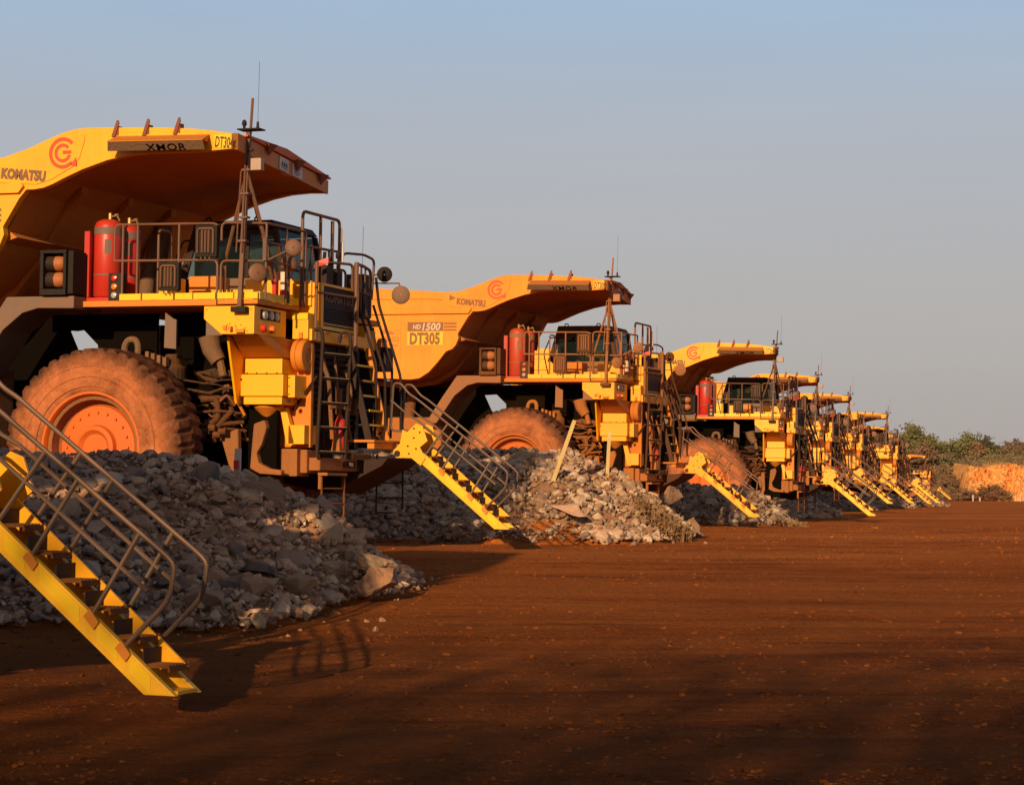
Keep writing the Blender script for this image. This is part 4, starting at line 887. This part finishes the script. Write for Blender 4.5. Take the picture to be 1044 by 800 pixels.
PCOL = [(.40, .16, .14, .22, .08), (.10, .04, .36, .22, .28), (.18, .08, .34, .18, .22)] + [(.25, .25, .2, .15, .15)] * 5
def pick(w, rn):
    t = rn.random() * sum(w)
    for i, a in enumerate(w):
        t -= a
        if t <= 0: return i
    return 0
def rot_for(rn): return (rn.uniform(-.6, .6), rn.uniform(-.6, .6), rn.uniform(0, 6.28))
INDIV = []
def visible_xy(p, rn):
    u = rn.random()
    x = rn.uniform(p.ax - p.endl * .9, p.bx + p.endr * 1.05); y = rn.uniform(min(p.ay, p.by) - p.front * 1.03, max(p.ay, p.by) + p.back * .6)
    return x, y
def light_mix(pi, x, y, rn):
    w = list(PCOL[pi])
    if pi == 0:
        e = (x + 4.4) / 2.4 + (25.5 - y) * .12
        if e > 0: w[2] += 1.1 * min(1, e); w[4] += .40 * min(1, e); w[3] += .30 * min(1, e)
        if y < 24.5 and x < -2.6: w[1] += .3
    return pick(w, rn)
def build_pile(pi, p):
    rn = random.Random(50 + pi); bm = bmesh.new()
    x0, x1 = p.ax - p.endl - .6, p.bx + p.endr + .6; y0, y1 = min(p.ay, p.by) - p.front - .6, max(p.ay, p.by) + p.back + .6
    st = (.16, .22, .3, .4)[min(pi, 3)]
    nx, ny = int((x1 - x0) / st), int((y1 - y0) / st); g = []
    for j in range(ny + 1):
        row = []
        for i in range(nx + 1):
            x = x0 + (x1 - x0) * i / nx; y = y0 + (y1 - y0) * j / ny
            row.append(bm.verts.new((x, y, p.top(x, y) - .05 + noise.noise(Vector((x * 4, y * 4, 2))) * .05 + CAMZ)))
        g.append(row)
    for a, b in zip(g, g[1:]):
        for k in range(nx):
            if max(p.h(v.co.x, v.co.y) for v in (a[k], a[k + 1], b[k], b[k + 1])) > -.19: bm.faces.new((a[k], a[k + 1], b[k + 1], b[k]))
    bmesh.ops.delete(bm, geom=[v for v in bm.verts if not v.link_faces], context='VERTS')
    cnt = (12000, 9000, 1500, 700, 600, 500, 400, 500)[pi]
    verts = []; faces = []; mats = []
    me = bpy.data.meshes.new('rubble_heap')
    bm.verts.ensure_lookup_table(); bm.verts.index_update()
    verts = [tuple(v.co) for v in bm.verts]; faces = [tuple(v.index for v in f.verts) for f in bm.faces]; mats = [6 if sum(p.h(v.co.x, v.co.y) for v in f.verts) / len(f.verts) < ((.42 if pi == 1 and -.7 < f.verts[0].co.x < 1.4 else .10) + .10 * noise.noise(Vector((f.verts[0].co.x, f.verts[0].co.y, 6)))) else 5 for f in bm.faces]; bm.free()
    made = 0; tries = 0
    smin, smax = [(.03, .11), (.04, .15), (.06, .2), (.09, .25), (.09, .25), (.1, .28), (.1, .28), (.1, .3)][pi]
    while made < cnt and tries < cnt * 8:
        tries += 1
        x, y = visible_xy(p, rn); hh = p.h(x, y)
        spill = hh < .02
        if spill and rn.random() > .015: continue
        if pi == 1 and hh < .45 and -.7 < x < 1.3 and y < 45 and rn.random() < .86: continue
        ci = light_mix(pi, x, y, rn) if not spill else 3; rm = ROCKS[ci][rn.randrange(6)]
        s = smin * (smax / smin) ** (rn.random() ** 1.9)
        if spill: s *= .6
        z = p.top(x, y) if not spill else G(x, y)
        m = Matrix.Translation((x, y, z + s * .12 + CAMZ)) @ (Matrix.Rotation(rn.uniform(0, 6.28), 4, 'Z') @ Matrix.Rotation(rn.uniform(-.9, .9), 4, 'X') @ Matrix.Rotation(rn.uniform(-.5, .5), 4, 'Y')) @ Matrix.Diagonal((s * rn.uniform(.85, 1.35), s, s * rn.uniform(.8, 1.1), 1))
        b = len(verts); verts += [tuple(m @ v.co) for v in rm.vertices]; fs = [tuple(b + i for i in f.vertices) for f in rm.polygons]
        faces += fs; mats += [ci] * len(fs); made += 1
    for _ in range((16000, 9000, 2500, 0, 0, 0, 0, 0)[pi]):     # gravel that fills the gaps
        x, y = visible_xy(p, rn); hh = p.h(x, y)
        if hh < .01 and rn.random() > .10: continue
        if hh < -.1: continue
        s = rn.uniform(.010, .028) * (1 + .6 * pi); gm = GRAVEL[rn.randrange(6)]; ci = light_mix(pi, x, y, rn) if hh > .1 else 3
        m = Matrix.Translation((x, y, (p.top(x, y) if hh > 0 else G(x, y)) + s * .2 + CAMZ)) @ Matrix.Rotation(rn.uniform(0, 6.28), 4, 'Z') @ Matrix.Diagonal((s, s, s, 1))
        b = len(verts); verts += [tuple(m @ v) for v in gm[0]]; faces += [tuple(b + i for i in f) for f in gm[1]]; mats += [ci] * len(gm[1])
    me.from_pydata(verts, [], faces); me.validate()
    for m in ROCK + [FINES, M['ground']]: me.materials.append(m)
    if len(me.polygons) == len(mats): me.polygons.foreach_set('material_index', mats)
    o = bpy.data.objects.new('rubble_heap', me); COL.objects.link(o); tag(o, PLAB[pi], 'rubble heap', 'rock heaps between the trucks', 'stuff')
for i, p in enumerate(PILES): build_pile(i, p)
ADJ = ['grey angular rock', 'dark blue grey rock', 'tan block of rock', 'red brown rock', 'pale cream rock']
PL = ['on the largest heap by the foreground stair', 'on the broad heap with timber posts', 'on the low heap under the third truck']
GRP = ['rocks on the largest heap', 'rocks on the broad heap', 'rocks on the third heap']
def place_rock(ci, x, y, z, s, rn, scale=None, rot=None, k=None):
    o = bpy.data.objects.new('rock', ROCKS[ci][rn.randrange(6) if k is None else k]); COL.objects.link(o)
    o.location = (x, y, z + CAMZ); o.rotation_euler = rot or (rn.uniform(-.7, .7), rn.uniform(-.5, .5), rn.uniform(0, 6.28)); o.scale = scale or (s * rn.uniform(.9, 1.45), s, s * rn.uniform(.8, 1.1)); return o
def big_rocks(pi, n, smin, smax, seed, front_only=True):
    rn = random.Random(seed); p = PILES[pi]; got = []
    for _ in range(n * 60):
        if len(got) >= n: break
        x, y = visible_xy(p, rn); hh = p.h(x, y)
        if hh < .0 or (y > max(p.ay, p.by) + .6): continue
        if x / y < -.232: continue
        if pi == 1 and hh < .6 and -.7 < x < 1.3: continue
        s = smin * (smax / smin) ** (rn.random() ** 1.6)
        s *= (.8 + .5 * (1 - min(1, hh / p.H))) * (1 + .75 * max(0, min(1, (x + 3.6) / 1.4)) if pi == 0 else 1)
        if pi == 0: s = min(s, .25) * (.6 if hh < .22 else 1)
        if any((x - a) ** 2 + ((y - b) * .8) ** 2 < (.62 * (s + c)) ** 2 for a, b, c in got): continue
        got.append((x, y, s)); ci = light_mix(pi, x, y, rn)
        o = place_rock(ci, x, y, p.top(x, y) + s * .10, s, rn); tag(o, ADJ[ci] + ' ' + PL[pi], 'rock', GRP[pi] + ' ' + ADJ[ci].split(' ')[0])
big_rocks(0, 172, .085, .21, 11); big_rocks(1, 90, .12, .28, 12); big_rocks(2, 32, .15, .30, 13)
rn = random.Random(3)
def special(ci, x, y, z, sc_, rot, label, k):
    o = place_rock(ci, x, y, z, 1, rn, sc_, rot, k); o.data = boulder_mesh('rock', ROCK[ci], 40 + k + 7 * len(BOULD)); BOULD[label] = o; tag(o, label, 'rock')
special(3, -2.78, 26.6, -.28, (.62, .42, .58), (.1, .75, .2), 'big brown boulder leaning on the largest heap right below the first truck bumper', 1)
special(3, -1.46, 25.2, -1.02, (.34, .26, .27), (.2, .1, .7), 'rusty brown block at the right foot of the largest heap', 2)
special(1, -2.86, 23.6, -1.02, (.36, .28, .30), (.3, .2, .1), 'dark greenish grey boulder low on the front of the largest heap', 3)
special(4, -2.05, 26.2, -.40, (.20, .12, .20), (.2, .6, .2), 'pale slab of rock standing on the right slope of the largest heap', 4)
special(2, -1.50, 25.6, -.80, (.34, .20, .20), (.1, .5, .4), 'long tan slab lying on the right foot of the largest heap', 0)
special(4, 1.1, 42.6, -.32, (.36, .24, .12), (.55, .25, -.1), 'large flat pale slab below the leaning post on the broad heap', 2)
special(3, 3.2, 46.0, -.05, (.27, .23, .30), (.1, .1, .3), 'square brown block beside the bumper at the right of the broad heap', 5)
special(2, .25, 46.2, .70, (.30, .22, .26), (.1, .2, .5), 'rounded tan boulder on top of the broad heap before the orange truck wheel', 3)

# loose stones and clods on the yard: nobody could count them
def clods():
    rn = random.Random(21); verts = []; faces = []; mats = []
    for k in range(900):
        y = 11.5 + 60 * rn.random() ** 2.0; x = rn.uniform(-.235, .24) * y * 1.05
        ed = min(abs(p.h(x, y)) if p.h(x, y) > -.19 else 9 for p in PILES[:3])
        if any(p.h(x, y) > .1 for p in PILES[:3]): continue
        s = .004 * (5 ** (rn.random() ** 3.2)) * (1 + y / 40)
        ci = 3; rm = ROCKS[ci][rn.randrange(6)]
        m = Matrix.Translation((x, y, G(x, y) + s * .25 + CAMZ)) @ Matrix.Rotation(rn.uniform(0, 6.28), 4, 'Z') @ Matrix.Rotation(rn.uniform(-.5, .5), 4, 'X') @ Matrix.Diagonal((s * 1.2, s, s, 1))
        b = len(verts); verts += [tuple(m @ v.co) for v in rm.vertices]; fs = [tuple(b + i for i in f.vertices) for f in rm.polygons]; faces += fs; mats += [0 if ci == 3 else 1] * len(fs)
    for k in range(34000):
        y = 11.6 + 55 * rn.random() ** 1.9; x = rn.uniform(-.235, .24) * y * 1.05
        if noise.noise(Vector((x * .35, y * .8, 4))) + noise.noise(Vector((x * 1.5, y * 2.5, 2))) * .6 < rn.uniform(-.55, .45): continue
        if any(p.h(x, y) > .02 for p in PILES[:3]): continue
        s = .0045 * (5.5 ** (rn.random() ** 2.0)) * (1 + y / 50); gm = GRAVEL[rn.randrange(6)]
        m = Matrix.Translation((x, y, G(x, y) + s * .1 + CAMZ)) @ Matrix.Rotation(rn.uniform(0, 6.28), 4, 'Z') @ Matrix.Diagonal((s * 1.3, s, s * .8, 1))
        b = len(verts); verts += [tuple(m @ v) for v in gm[0]]; faces += [tuple(b + i for i in f) for f in gm[1]]; mats += [0 if k % 3 else 2] * len(gm[1])
    me = bpy.data.meshes.new('loose_stones'); me.from_pydata(verts, [], faces)
    me.materials.append(simple('dirt_clods', [(.3, (.10, .026, .005)), (.7, (.24, .07, .014))], 8, bmp=.3)); me.materials.append(ROCK[3]); me.materials.append(M['ground'])
    me.polygons.foreach_set('material_index', mats)
    o = bpy.data.objects.new('loose_stones', me); COL.objects.link(o); tag(o, 'loose stones and dirt clods scattered over the yard', 'stones', kind='stuff')
clods()

# ------------------------------------------------------------------ posts and dry plant
def post(name, label, a, b, w, mat, cat='post', group=None, band=None):
    a, b = Vector(a), Vector(b)
    def f(bm):
        TB(bm, [a, a + (b - a) * .06, b - (b - a) * .03, b], [w * .62, w * .7, w * .7, w * .6], 4)
    o = mesh_obj(name, f, mat); tag(o, label, cat, group)
    return o
Cz = lambda z: z + CAMZ
def foot(x, y0, y1, k):     # the spot on the heap's front slope that lies k below eye level per metre
    y = y0
    while y < y1 and PILES[1].top(x, y) < k * y: y += .05
    return y
ya = foot(.79, 40.5, 46.5, .0046); za = PILES[1].top(.79, ya)
post('timber_post', 'pale timber post leaning to the right on the broad rock heap', (.76, ya, Cz(za - .1)), (1.20, ya + .1, Cz(za + 1.16)), .075, M['wood'], group='timber posts on the broad heap')
yb = foot(1.92, 40.5, 46.8, .0085); zb_ = PILES[1].top(1.92, yb)
post('timber_post', 'pale timber post standing upright on the broad rock heap before the yellow boxes', (1.90, yb, Cz(zb_ - .1)), (1.95, yb + .1, Cz(zb_ + .82)), .068, M['wood'], group='timber posts on the broad heap')
mp_ = post('marker_post', 'small white marker post with a red patch, on the largest heap', (-3.26, 27.2, Cz(.0)), (-3.24, 27.2, Cz(.50)), .075, M['white'])
mesh_obj('red_patch', lambda bm: BX(bm, -3.285, -3.225, 27.12, 27.145, Cz(.26), Cz(.36)), M['lens_red'], mp_)
def dry_plant(name, label, cx, cy, w, h, n, seed):
    rn = random.Random(seed); bm = bmesh.new()
    def stem(bm):
        for k in range(n):
            a = rn.uniform(0, 6.28); r = w * math.sqrt(rn.random()); x, y = cx + math.cos(a) * r, cy + math.sin(a) * r * .7
            z = max([G(x, y)] + [p.top(x, y) for p in PILES[:4]]) - .03 + CAMZ; hh = h * rn.uniform(.35, 1) * (1.1 - .5 * r / w); lean = Vector((math.cos(a), math.sin(a), 0)) * rn.uniform(0, .35) * hh
            p0 = Vector((x, y, z)); p2 = p0 + lean + Vector((rn.gauss(0, .04), 0, hh)); pm = p0 + lean * .3 + Vector((0, 0, hh * .55)); t = rn.uniform(.007, .014)
            TB(bm, [p0, pm, p2], [t, t * .8, t * .4], 3)
            for q in range(4):
                u = rn.uniform(.3, 1); c = p0.lerp(p2, u); d = Vector((rn.uniform(-1, 1), rn.uniform(-1, 1), rn.uniform(-.2, .9))).normalized() * rn.uniform(.05, .13); s = d.orthogonal().normalized() * rn.uniform(.012, .03)
                bm.faces.new([bm.verts.new(v) for v in (c, c + d * .5 + s, c + d, c + d * .5 - s)])
    o = mesh_obj(name, stem, M['straw']); tag(o, label, 'dry plant')
dry_plant('dry_plant', 'tall dry straw coloured plant below the second whole truck ladder', 2.9, 43.9, .55, .62, 120, 5)
dry_plant('dry_plant', 'low dry grass clump at the foot of the third truck heap', 7.9, 66.5, .7, .35, 90, 6)

# ------------------------------------------------------------------ hill, cut bank and trees
def hill_h(x, y):
    u = x / y * 2340 + 522
    a = max(0, min(1, (u - 885) / 50)); a = a * a * (3 - 2 * a)
    y0 = 352 - 16 * max(0, min(1, (990 - u) / 14)); b = max(0, min(1, (y - y0) / 40)); b = b * b * (3 - 2 * b)
    n = noise.noise(Vector((x * .06, y * .06, 4))) * 1.1 + noise.noise(Vector((x * .25, y * .25, 8))) * .3
    return G0(y) - .4 + (5.4 + n) * a * b + (2.2 * max(0, min(1, (u - 985) / 60)) * b)
def hill():
    bm = bmesh.new(); g = []
    for j in range(74):
        y = 332 + j * 3.2; row = []
        for i in range(110):
            u = 880 + i * 5.0; x = (u - 522) / 2340 * y; row.append(bm.verts.new((x, y, hill_h(x, y) + CAMZ)))
        g.append(row)
    for a, b in zip(g, g[1:]):
        for k in range(len(a) - 1): bm.faces.new((a[k], a[k + 1], b[k + 1], b[k])).smooth = True
    me = bpy.data.meshes.new('hill'); bm.to_mesh(me); bm.free(); me.materials.append(M['hill'])
    o = bpy.data.objects.new('hill', me); COL.objects.link(o); o['kind'] = 'structure'; o['label'] = 'low brown scrub hill beyond the yard'
hill()
def bank():
    bm = bmesh.new(); g = []
    for j in range(40):
        t = j / 39; row = []
        for i in range(240):
            x = 67.6 + i * .2; e = max(0, min(1, (x - 67.6) / 1.6)); e = e * e * (3 - 2 * e)
            H = (5.2 + .035 * (x - 67.6) + noise.noise(Vector((x * .22, 1, 2))) * .9 + noise.noise(Vector((x * .9, 4, 2))) * .4) * e
            rid = abs(noise.noise(Vector((x * .55, t * .9, 3)))) * 2.2 + abs(noise.noise(Vector((x * 1.3, t * 3.5, 9)))) * 1.5 + noise.noise(Vector((x * 2.6, t * 7, 3))) * .8 + noise.noise(Vector((x * 5.5, t * 14, 3))) * .45
            y = 347 + t * 3.0 - e * 3 + 1.6 * (1 - t) ** 3 * -1 + rid
            row.append(bm.verts.new((x, y, G0(345) - .2 + H * (t ** .8) + CAMZ)))
        g.append(row)
    top = [bm.verts.new((v.co.x + .5, v.co.y + 14, v.co.z + .6)) for v in g[-1]]; g.append(top)
    for a, b in zip(g, g[1:]):
        for k in range(len(a) - 1): bm.faces.new((a[k], a[k + 1], b[k + 1], b[k]))
    me = bpy.data.meshes.new('cut_bank'); bm.to_mesh(me); bm.free(); me.materials.append(M['cut'])
    o = bpy.data.objects.new('cut_bank', me); COL.objects.link(o); o['kind'] = 'structure'; o['label'] = 'orange eroded clay cut bank at the right end of the yard'
bank()
def tree_meshes(seed, h, w, leaf, nclump, per, trunk_h):
    rn = random.Random(seed)
    bt = bmesh.new(); ends = []
    base = Vector((0, 0, 0)); fork = Vector((rn.uniform(-.2, .2), rn.uniform(-.2, .2), trunk_h))
    TB(bt, [base, fork * .5 + Vector((rn.uniform(-.1, .1), 0, 0)), fork], [h * .025, h * .02, h * .016], 6)
    for k in range(6):
        a = 6.28 * k / 6 + rn.uniform(-.4, .4); e = fork + Vector((math.cos(a) * w * rn.uniform(.3, .8), math.sin(a) * w * rn.uniform(.3, .8), (h - trunk_h) * rn.uniform(.35, .85)))
        TB(bt, [fork, fork.lerp(e, .5) + Vector((0, 0, .1 * h)) * rn.uniform(-.3, .5), e], [h * .013, h * .009, h * .004], 5); ends.append(e)
    mt = bpy.data.meshes.new('trunk'); bt.to_mesh(mt); bt.free(); mt.materials.append(M['bark'])
    verts = []; faces = []
    for c in range(nclump):
        if c < len(ends): ctr = ends[c]
        else:
            a = rn.uniform(0, 6.28); r = w * math.sqrt(rn.random()); ctr = Vector((math.cos(a) * r, math.sin(a) * r, trunk_h * .8 + (h - trunk_h * .8) * (1 - (r / w) ** 2 * .6) * rn.uniform(.35, 1)))
        cr = w * rn.uniform(.18, .36)
        for _ in range(per):
            p = ctr + Vector((rn.gauss(0, .5), rn.gauss(0, .5), rn.gauss(0, .32))) * cr
            d = Vector((rn.gauss(0, 1), rn.gauss(0, 1), rn.gauss(0, .7))).normalized() * leaf * rn.uniform(.6, 1.4); s = d.orthogonal().normalized() * leaf * rn.uniform(.25, .5)
            b = len(verts); verts += [p - d * .5, p + s, p + d * .5, p - s]; faces.append((b, b + 1, b + 2, b + 3))
    mc = bpy.data.meshes.new('crown'); mc.from_pydata([tuple(v) for v in verts], [], faces)
    return mt, mc
KIND = [tree_meshes(31, 5.2, 2.5, .34, 34, 46, 2.0), tree_meshes(32, 4.0, 2.3, .32, 30, 46, 1.3), tree_meshes(33, 2.2, 1.9, .26, 26, 46, .35), tree_meshes(34, 3.2, 1.7, .22, 22, 30, 1.4)]
CROWN = {}
for k, (mt, mc) in enumerate(KIND):
    for c in range(3):
        m = mc.copy(); m.materials.clear(); m.materials.append(LEAF[c]); CROWN[k, c] = m
TL = ['spreading olive tree', 'bushy rounded tree', 'low scrub bush', 'thin half bare tree']
CL = ['olive green', 'dull green', 'dry brown']
def tree(k, c, u, y, s, zoff=0, rn=random.Random(77), label=None):
    x = (u - 522) / 2340 * y
    z = max(hill_h(x, y) if y > 334 else -9, G0(y)) + zoff - .15 * s
    t = root('tree' if k != 2 else 'bush', '', 'tree' if k != 2 else 'bush', (x, y, z + CAMZ), (0, 0, rn.uniform(0, 6.28))); t.scale = (s * rn.uniform(.9, 1.2), s * rn.uniform(.9, 1.2), s)
    for nm, me in (('trunk', KIND[k][0]), ('crown', CROWN[k, c])):
        o = bpy.data.objects.new(nm, me); COL.objects.link(o); o.parent = t
    t['group'] = 'scrub trees on the hill' if k != 2 else 'scrub bushes on the hill'
    t['label'] = label or (CL[c] + ' ' + TL[k] + ' on the scrub hill ' + ('behind the last trucks' if u < 950 else 'left of the orange bank' if u < 990 else 'above the orange bank'))
    if label is None: t['group'] = t['label']
    else: t['group'] = 'trees on the scrub hill'
rt = random.Random(9)
for k, c, u, y, s, lab in [(0, 0, 937, 372, 1.4, 'tallest olive green tree on the hill, just right of the last truck canopies'), (0, 1, 925, 380, 1.6, 'green tree on the hill partly behind the eighth truck'),
                           (0, 0, 983, 385, 1.3, 'flat topped green tree standing alone on the skyline left of the orange bank'), (0, 1, 1003, 390, 1.15, 'rounded green tree on the skyline above the left end of the orange bank'),
                           (3, 2, 1034, 395, 1.15, 'thin bare brown tree on the skyline above the orange bank'), (3, 2, 1020, 392, 1.0, 'thin dry tree on the skyline beside the bare brown one'), (2, 2, 1013, 339, 1.15, 'dark round bush in front of the foot of the orange bank'),
                           (1, 0, 953, 378, 1.2, 'bushy olive tree at mid height between the tallest tree and the skyline gap')]:
    tree(k, c, u, y, s, 0, rt, lab)
for i in range(46):
    u = rt.uniform(912, 1060); y = rt.uniform(358, 405)
    k = rt.choice([1, 2, 2, 3, 1, 0] if u < 1005 else [2, 2, 3, 2]); tree(k, rt.choice([0, 1, 2, 2] if k != 3 else [2, 2, 1]), u, y, rt.uniform(.7, 1.2), 0, rt)
for u, y, s in ((985, 342, .8), (988, 343, .7), (983, 346, .9), (955, 352, .9), (964, 350, 1.0), (972, 352, .9), (980, 349, .8), (960, 362, 1.0), (975, 360, 1.0), (968, 356, .8), (1003, 340, .7), (1022, 338, .7)): tree(2, 2, u, y, s, 0, rt)
for i, (u, y, h) in enumerate(((992, 322, .9), (1040, 318, 1.0), (999, 326, .55))):
    x = (u - 522) / 2340 * y
    post('marker_post', ['small white marker post at the foot of the bank, leftmost', 'tallest white marker post near the right edge of the picture', 'short white marker post between the other two far ones'][i], (x, y, Cz(G0(y) - .1)), (x, y, Cz(G0(y) + h)), .16, M['white'])
# undergrowth: the scrub that covers the hill as one mass
def undergrowth():
    rn = random.Random(33); verts = []; faces = []; mats = []
    for k in range(2600):
        y = rn.uniform(337, 398); u = rn.uniform(905, 1062); x = (u - 522) / 2340 * y
        if u > 986 and y < 351.5: continue
        hz_ = hill_h(x, y)
        if u > 987 and y < 374: hz_ = max(hz_, G0(345) + 4.9 + .035 * (x - 67.6))
        if hz_ < G0(y) + .1: continue
        big = rn.uniform(.35, 1.0) * (1.6 if y > 356 else .8); mi = pick((.30, .25, .45) if y > 355 else (.1, .1, .8), rn)
        for q in range(26):
            p = Vector((x + rn.gauss(0, .55) * big, y + rn.gauss(0, .5) * big, hz_ + CAMZ - .1 + abs(rn.gauss(0, .55)) * big * 1.3)); l = rn.uniform(.14, .34)
            d = Vector((rn.gauss(0, 1), rn.gauss(0, 1), rn.gauss(0, 1))).normalized() * l; s_ = d.orthogonal().normalized() * l * .45
            b = len(verts); verts += [tuple(v) for v in (p - d * .5, p + s_, p + d * .5, p - s_)]; faces.append((b, b + 1, b + 2, b + 3)); mats.append(mi)
    me = bpy.data.meshes.new('undergrowth'); me.from_pydata(verts, [], faces)
    for m in LEAF: me.materials.append(m)
    me.polygons.foreach_set('material_index', mats)
    o = bpy.data.objects.new('undergrowth', me); COL.objects.link(o); tag(o, 'brown and olive scrub undergrowth covering the hill', 'undergrowth', kind='stuff')
undergrowth()
# unseen screen of leaves, added behind the camera to darken the near yard
def shade_screen():
    rn = random.Random(15); verts = []; faces = []
    for k in range(120000):
        if k < 60000: z = rn.uniform(.5, 7.0)
        else: z = 7.0 + 6.2 * (1 - math.sqrt(rn.random()))
        x = rn.uniform(-34, 8); y = rn.uniform(-24, -16)
        p = Vector((x, y, z)); l = rn.uniform(.12, .25)
        d = Vector((rn.gauss(0, 1), rn.gauss(0, 1), rn.gauss(0, 1))).normalized() * l; s = d.orthogonal().normalized() * l * .5
        b = len(verts); verts += [tuple(q) for q in (p - d * .5, p + s, p + d * .5, p - s)]; faces.append((b, b + 1, b + 2, b + 3))
    me = bpy.data.meshes.new('shade_screen'); me.from_pydata(verts, [], faces); me.materials.append(LEAF[1])
    o = bpy.data.objects.new('shade_screen', me); COL.objects.link(o); tag(o, 'unseen leaf screen added behind the viewpoint to shade the near yard', 'shade_screen', kind='stuff')
shade_screen()

# ------------------------------------------------------------------ sky, sun, camera
AZ, EL = R(18), R(17)          # the sun stands behind the camera, this far to its left, this high
w = bpy.data.worlds.new('World'); sc.world = w; w.use_nodes = True
nt = w.node_tree; bg = nt.nodes['Background']
sky = N(nt, 'ShaderNodeTexSky', sky_type='NISHITA'); sky.sun_disc = False; sky.sun_elevation = EL; sky.sun_rotation = math.pi + AZ
sky.air_density = 1.0; sky.dust_density = 4.0; sky.ozone_density = 1.5
tc = N(nt, 'ShaderNodeTexCoord'); sp = N(nt, 'ShaderNodeSeparateXYZ'); nt.links.new(tc.outputs['Generated'], sp.inputs[0])
hz = ramp(nt, sp.outputs['Z'], [(.0, (4.45, 4.0, 3.75)), (.09, (4.4, 4.1, 4.08)), (.155, (4.15, 4.22, 4.65)), (.215, (3.4, 4.55, 6.0)), (.34, (1.7, 2.5, 3.9)), (.62, (.55, .9, 1.7))])
mpS = N(nt, 'ShaderNodeMapping'); mpS.inputs['Scale'].default_value = (2.2, 2.2, 16); nt.links.new(tc.outputs['Generated'], mpS.inputs[0])
hzn = mth(nt, 'ADD', mth(nt, 'MULTIPLY', noise_tex(nt, 1.6, 4, .55, mpS.outputs[0]), .12), .94)
hz = mixc(nt, 1.0, hz, hzn, 'MULTIPLY')
mx = mixc(nt, .78, sky.outputs[0], hz)
nt.links.new(mx, bg.inputs[0]); bg.inputs[1].default_value = .115
sd = bpy.data.lights.new('sun', 'SUN'); sd.energy = 5.0; sd.angle = R(.6); sd.color = (1.0, .75, .45)
so = bpy.data.objects.new('sun', sd); COL.objects.link(so)
S = Vector((-math.sin(AZ) * math.cos(EL), -math.cos(AZ) * math.cos(EL), math.sin(EL)))
so.rotation_euler = S.to_track_quat('Z', 'Y').to_euler(); so.location = S * 60
cd = bpy.data.cameras.new('camera'); cam = bpy.data.objects.new('camera', cd); COL.objects.link(cam)
cd.sensor_width = 36; cd.lens = 2340 / 1044 * 36; cd.clip_start = .3; cd.clip_end = 12000
cam.matrix_world = Matrix.Translation((0, 0, CAMZ)) @ Matrix.Rotation(R(90 + 2.4885), 4, 'X') @ Matrix.Rotation(R(.2984), 4, 'Z')
sc.camera = cam
sc.view_settings.view_transform = 'Standard'; sc.view_settings.look = 'None'; sc.view_settings.exposure = 0; sc.view_settings.gamma = 1
sc.cycles.use_denoising = True
sc.cycles.max_bounces = 6; sc.cycles.transparent_max_bounces = 12
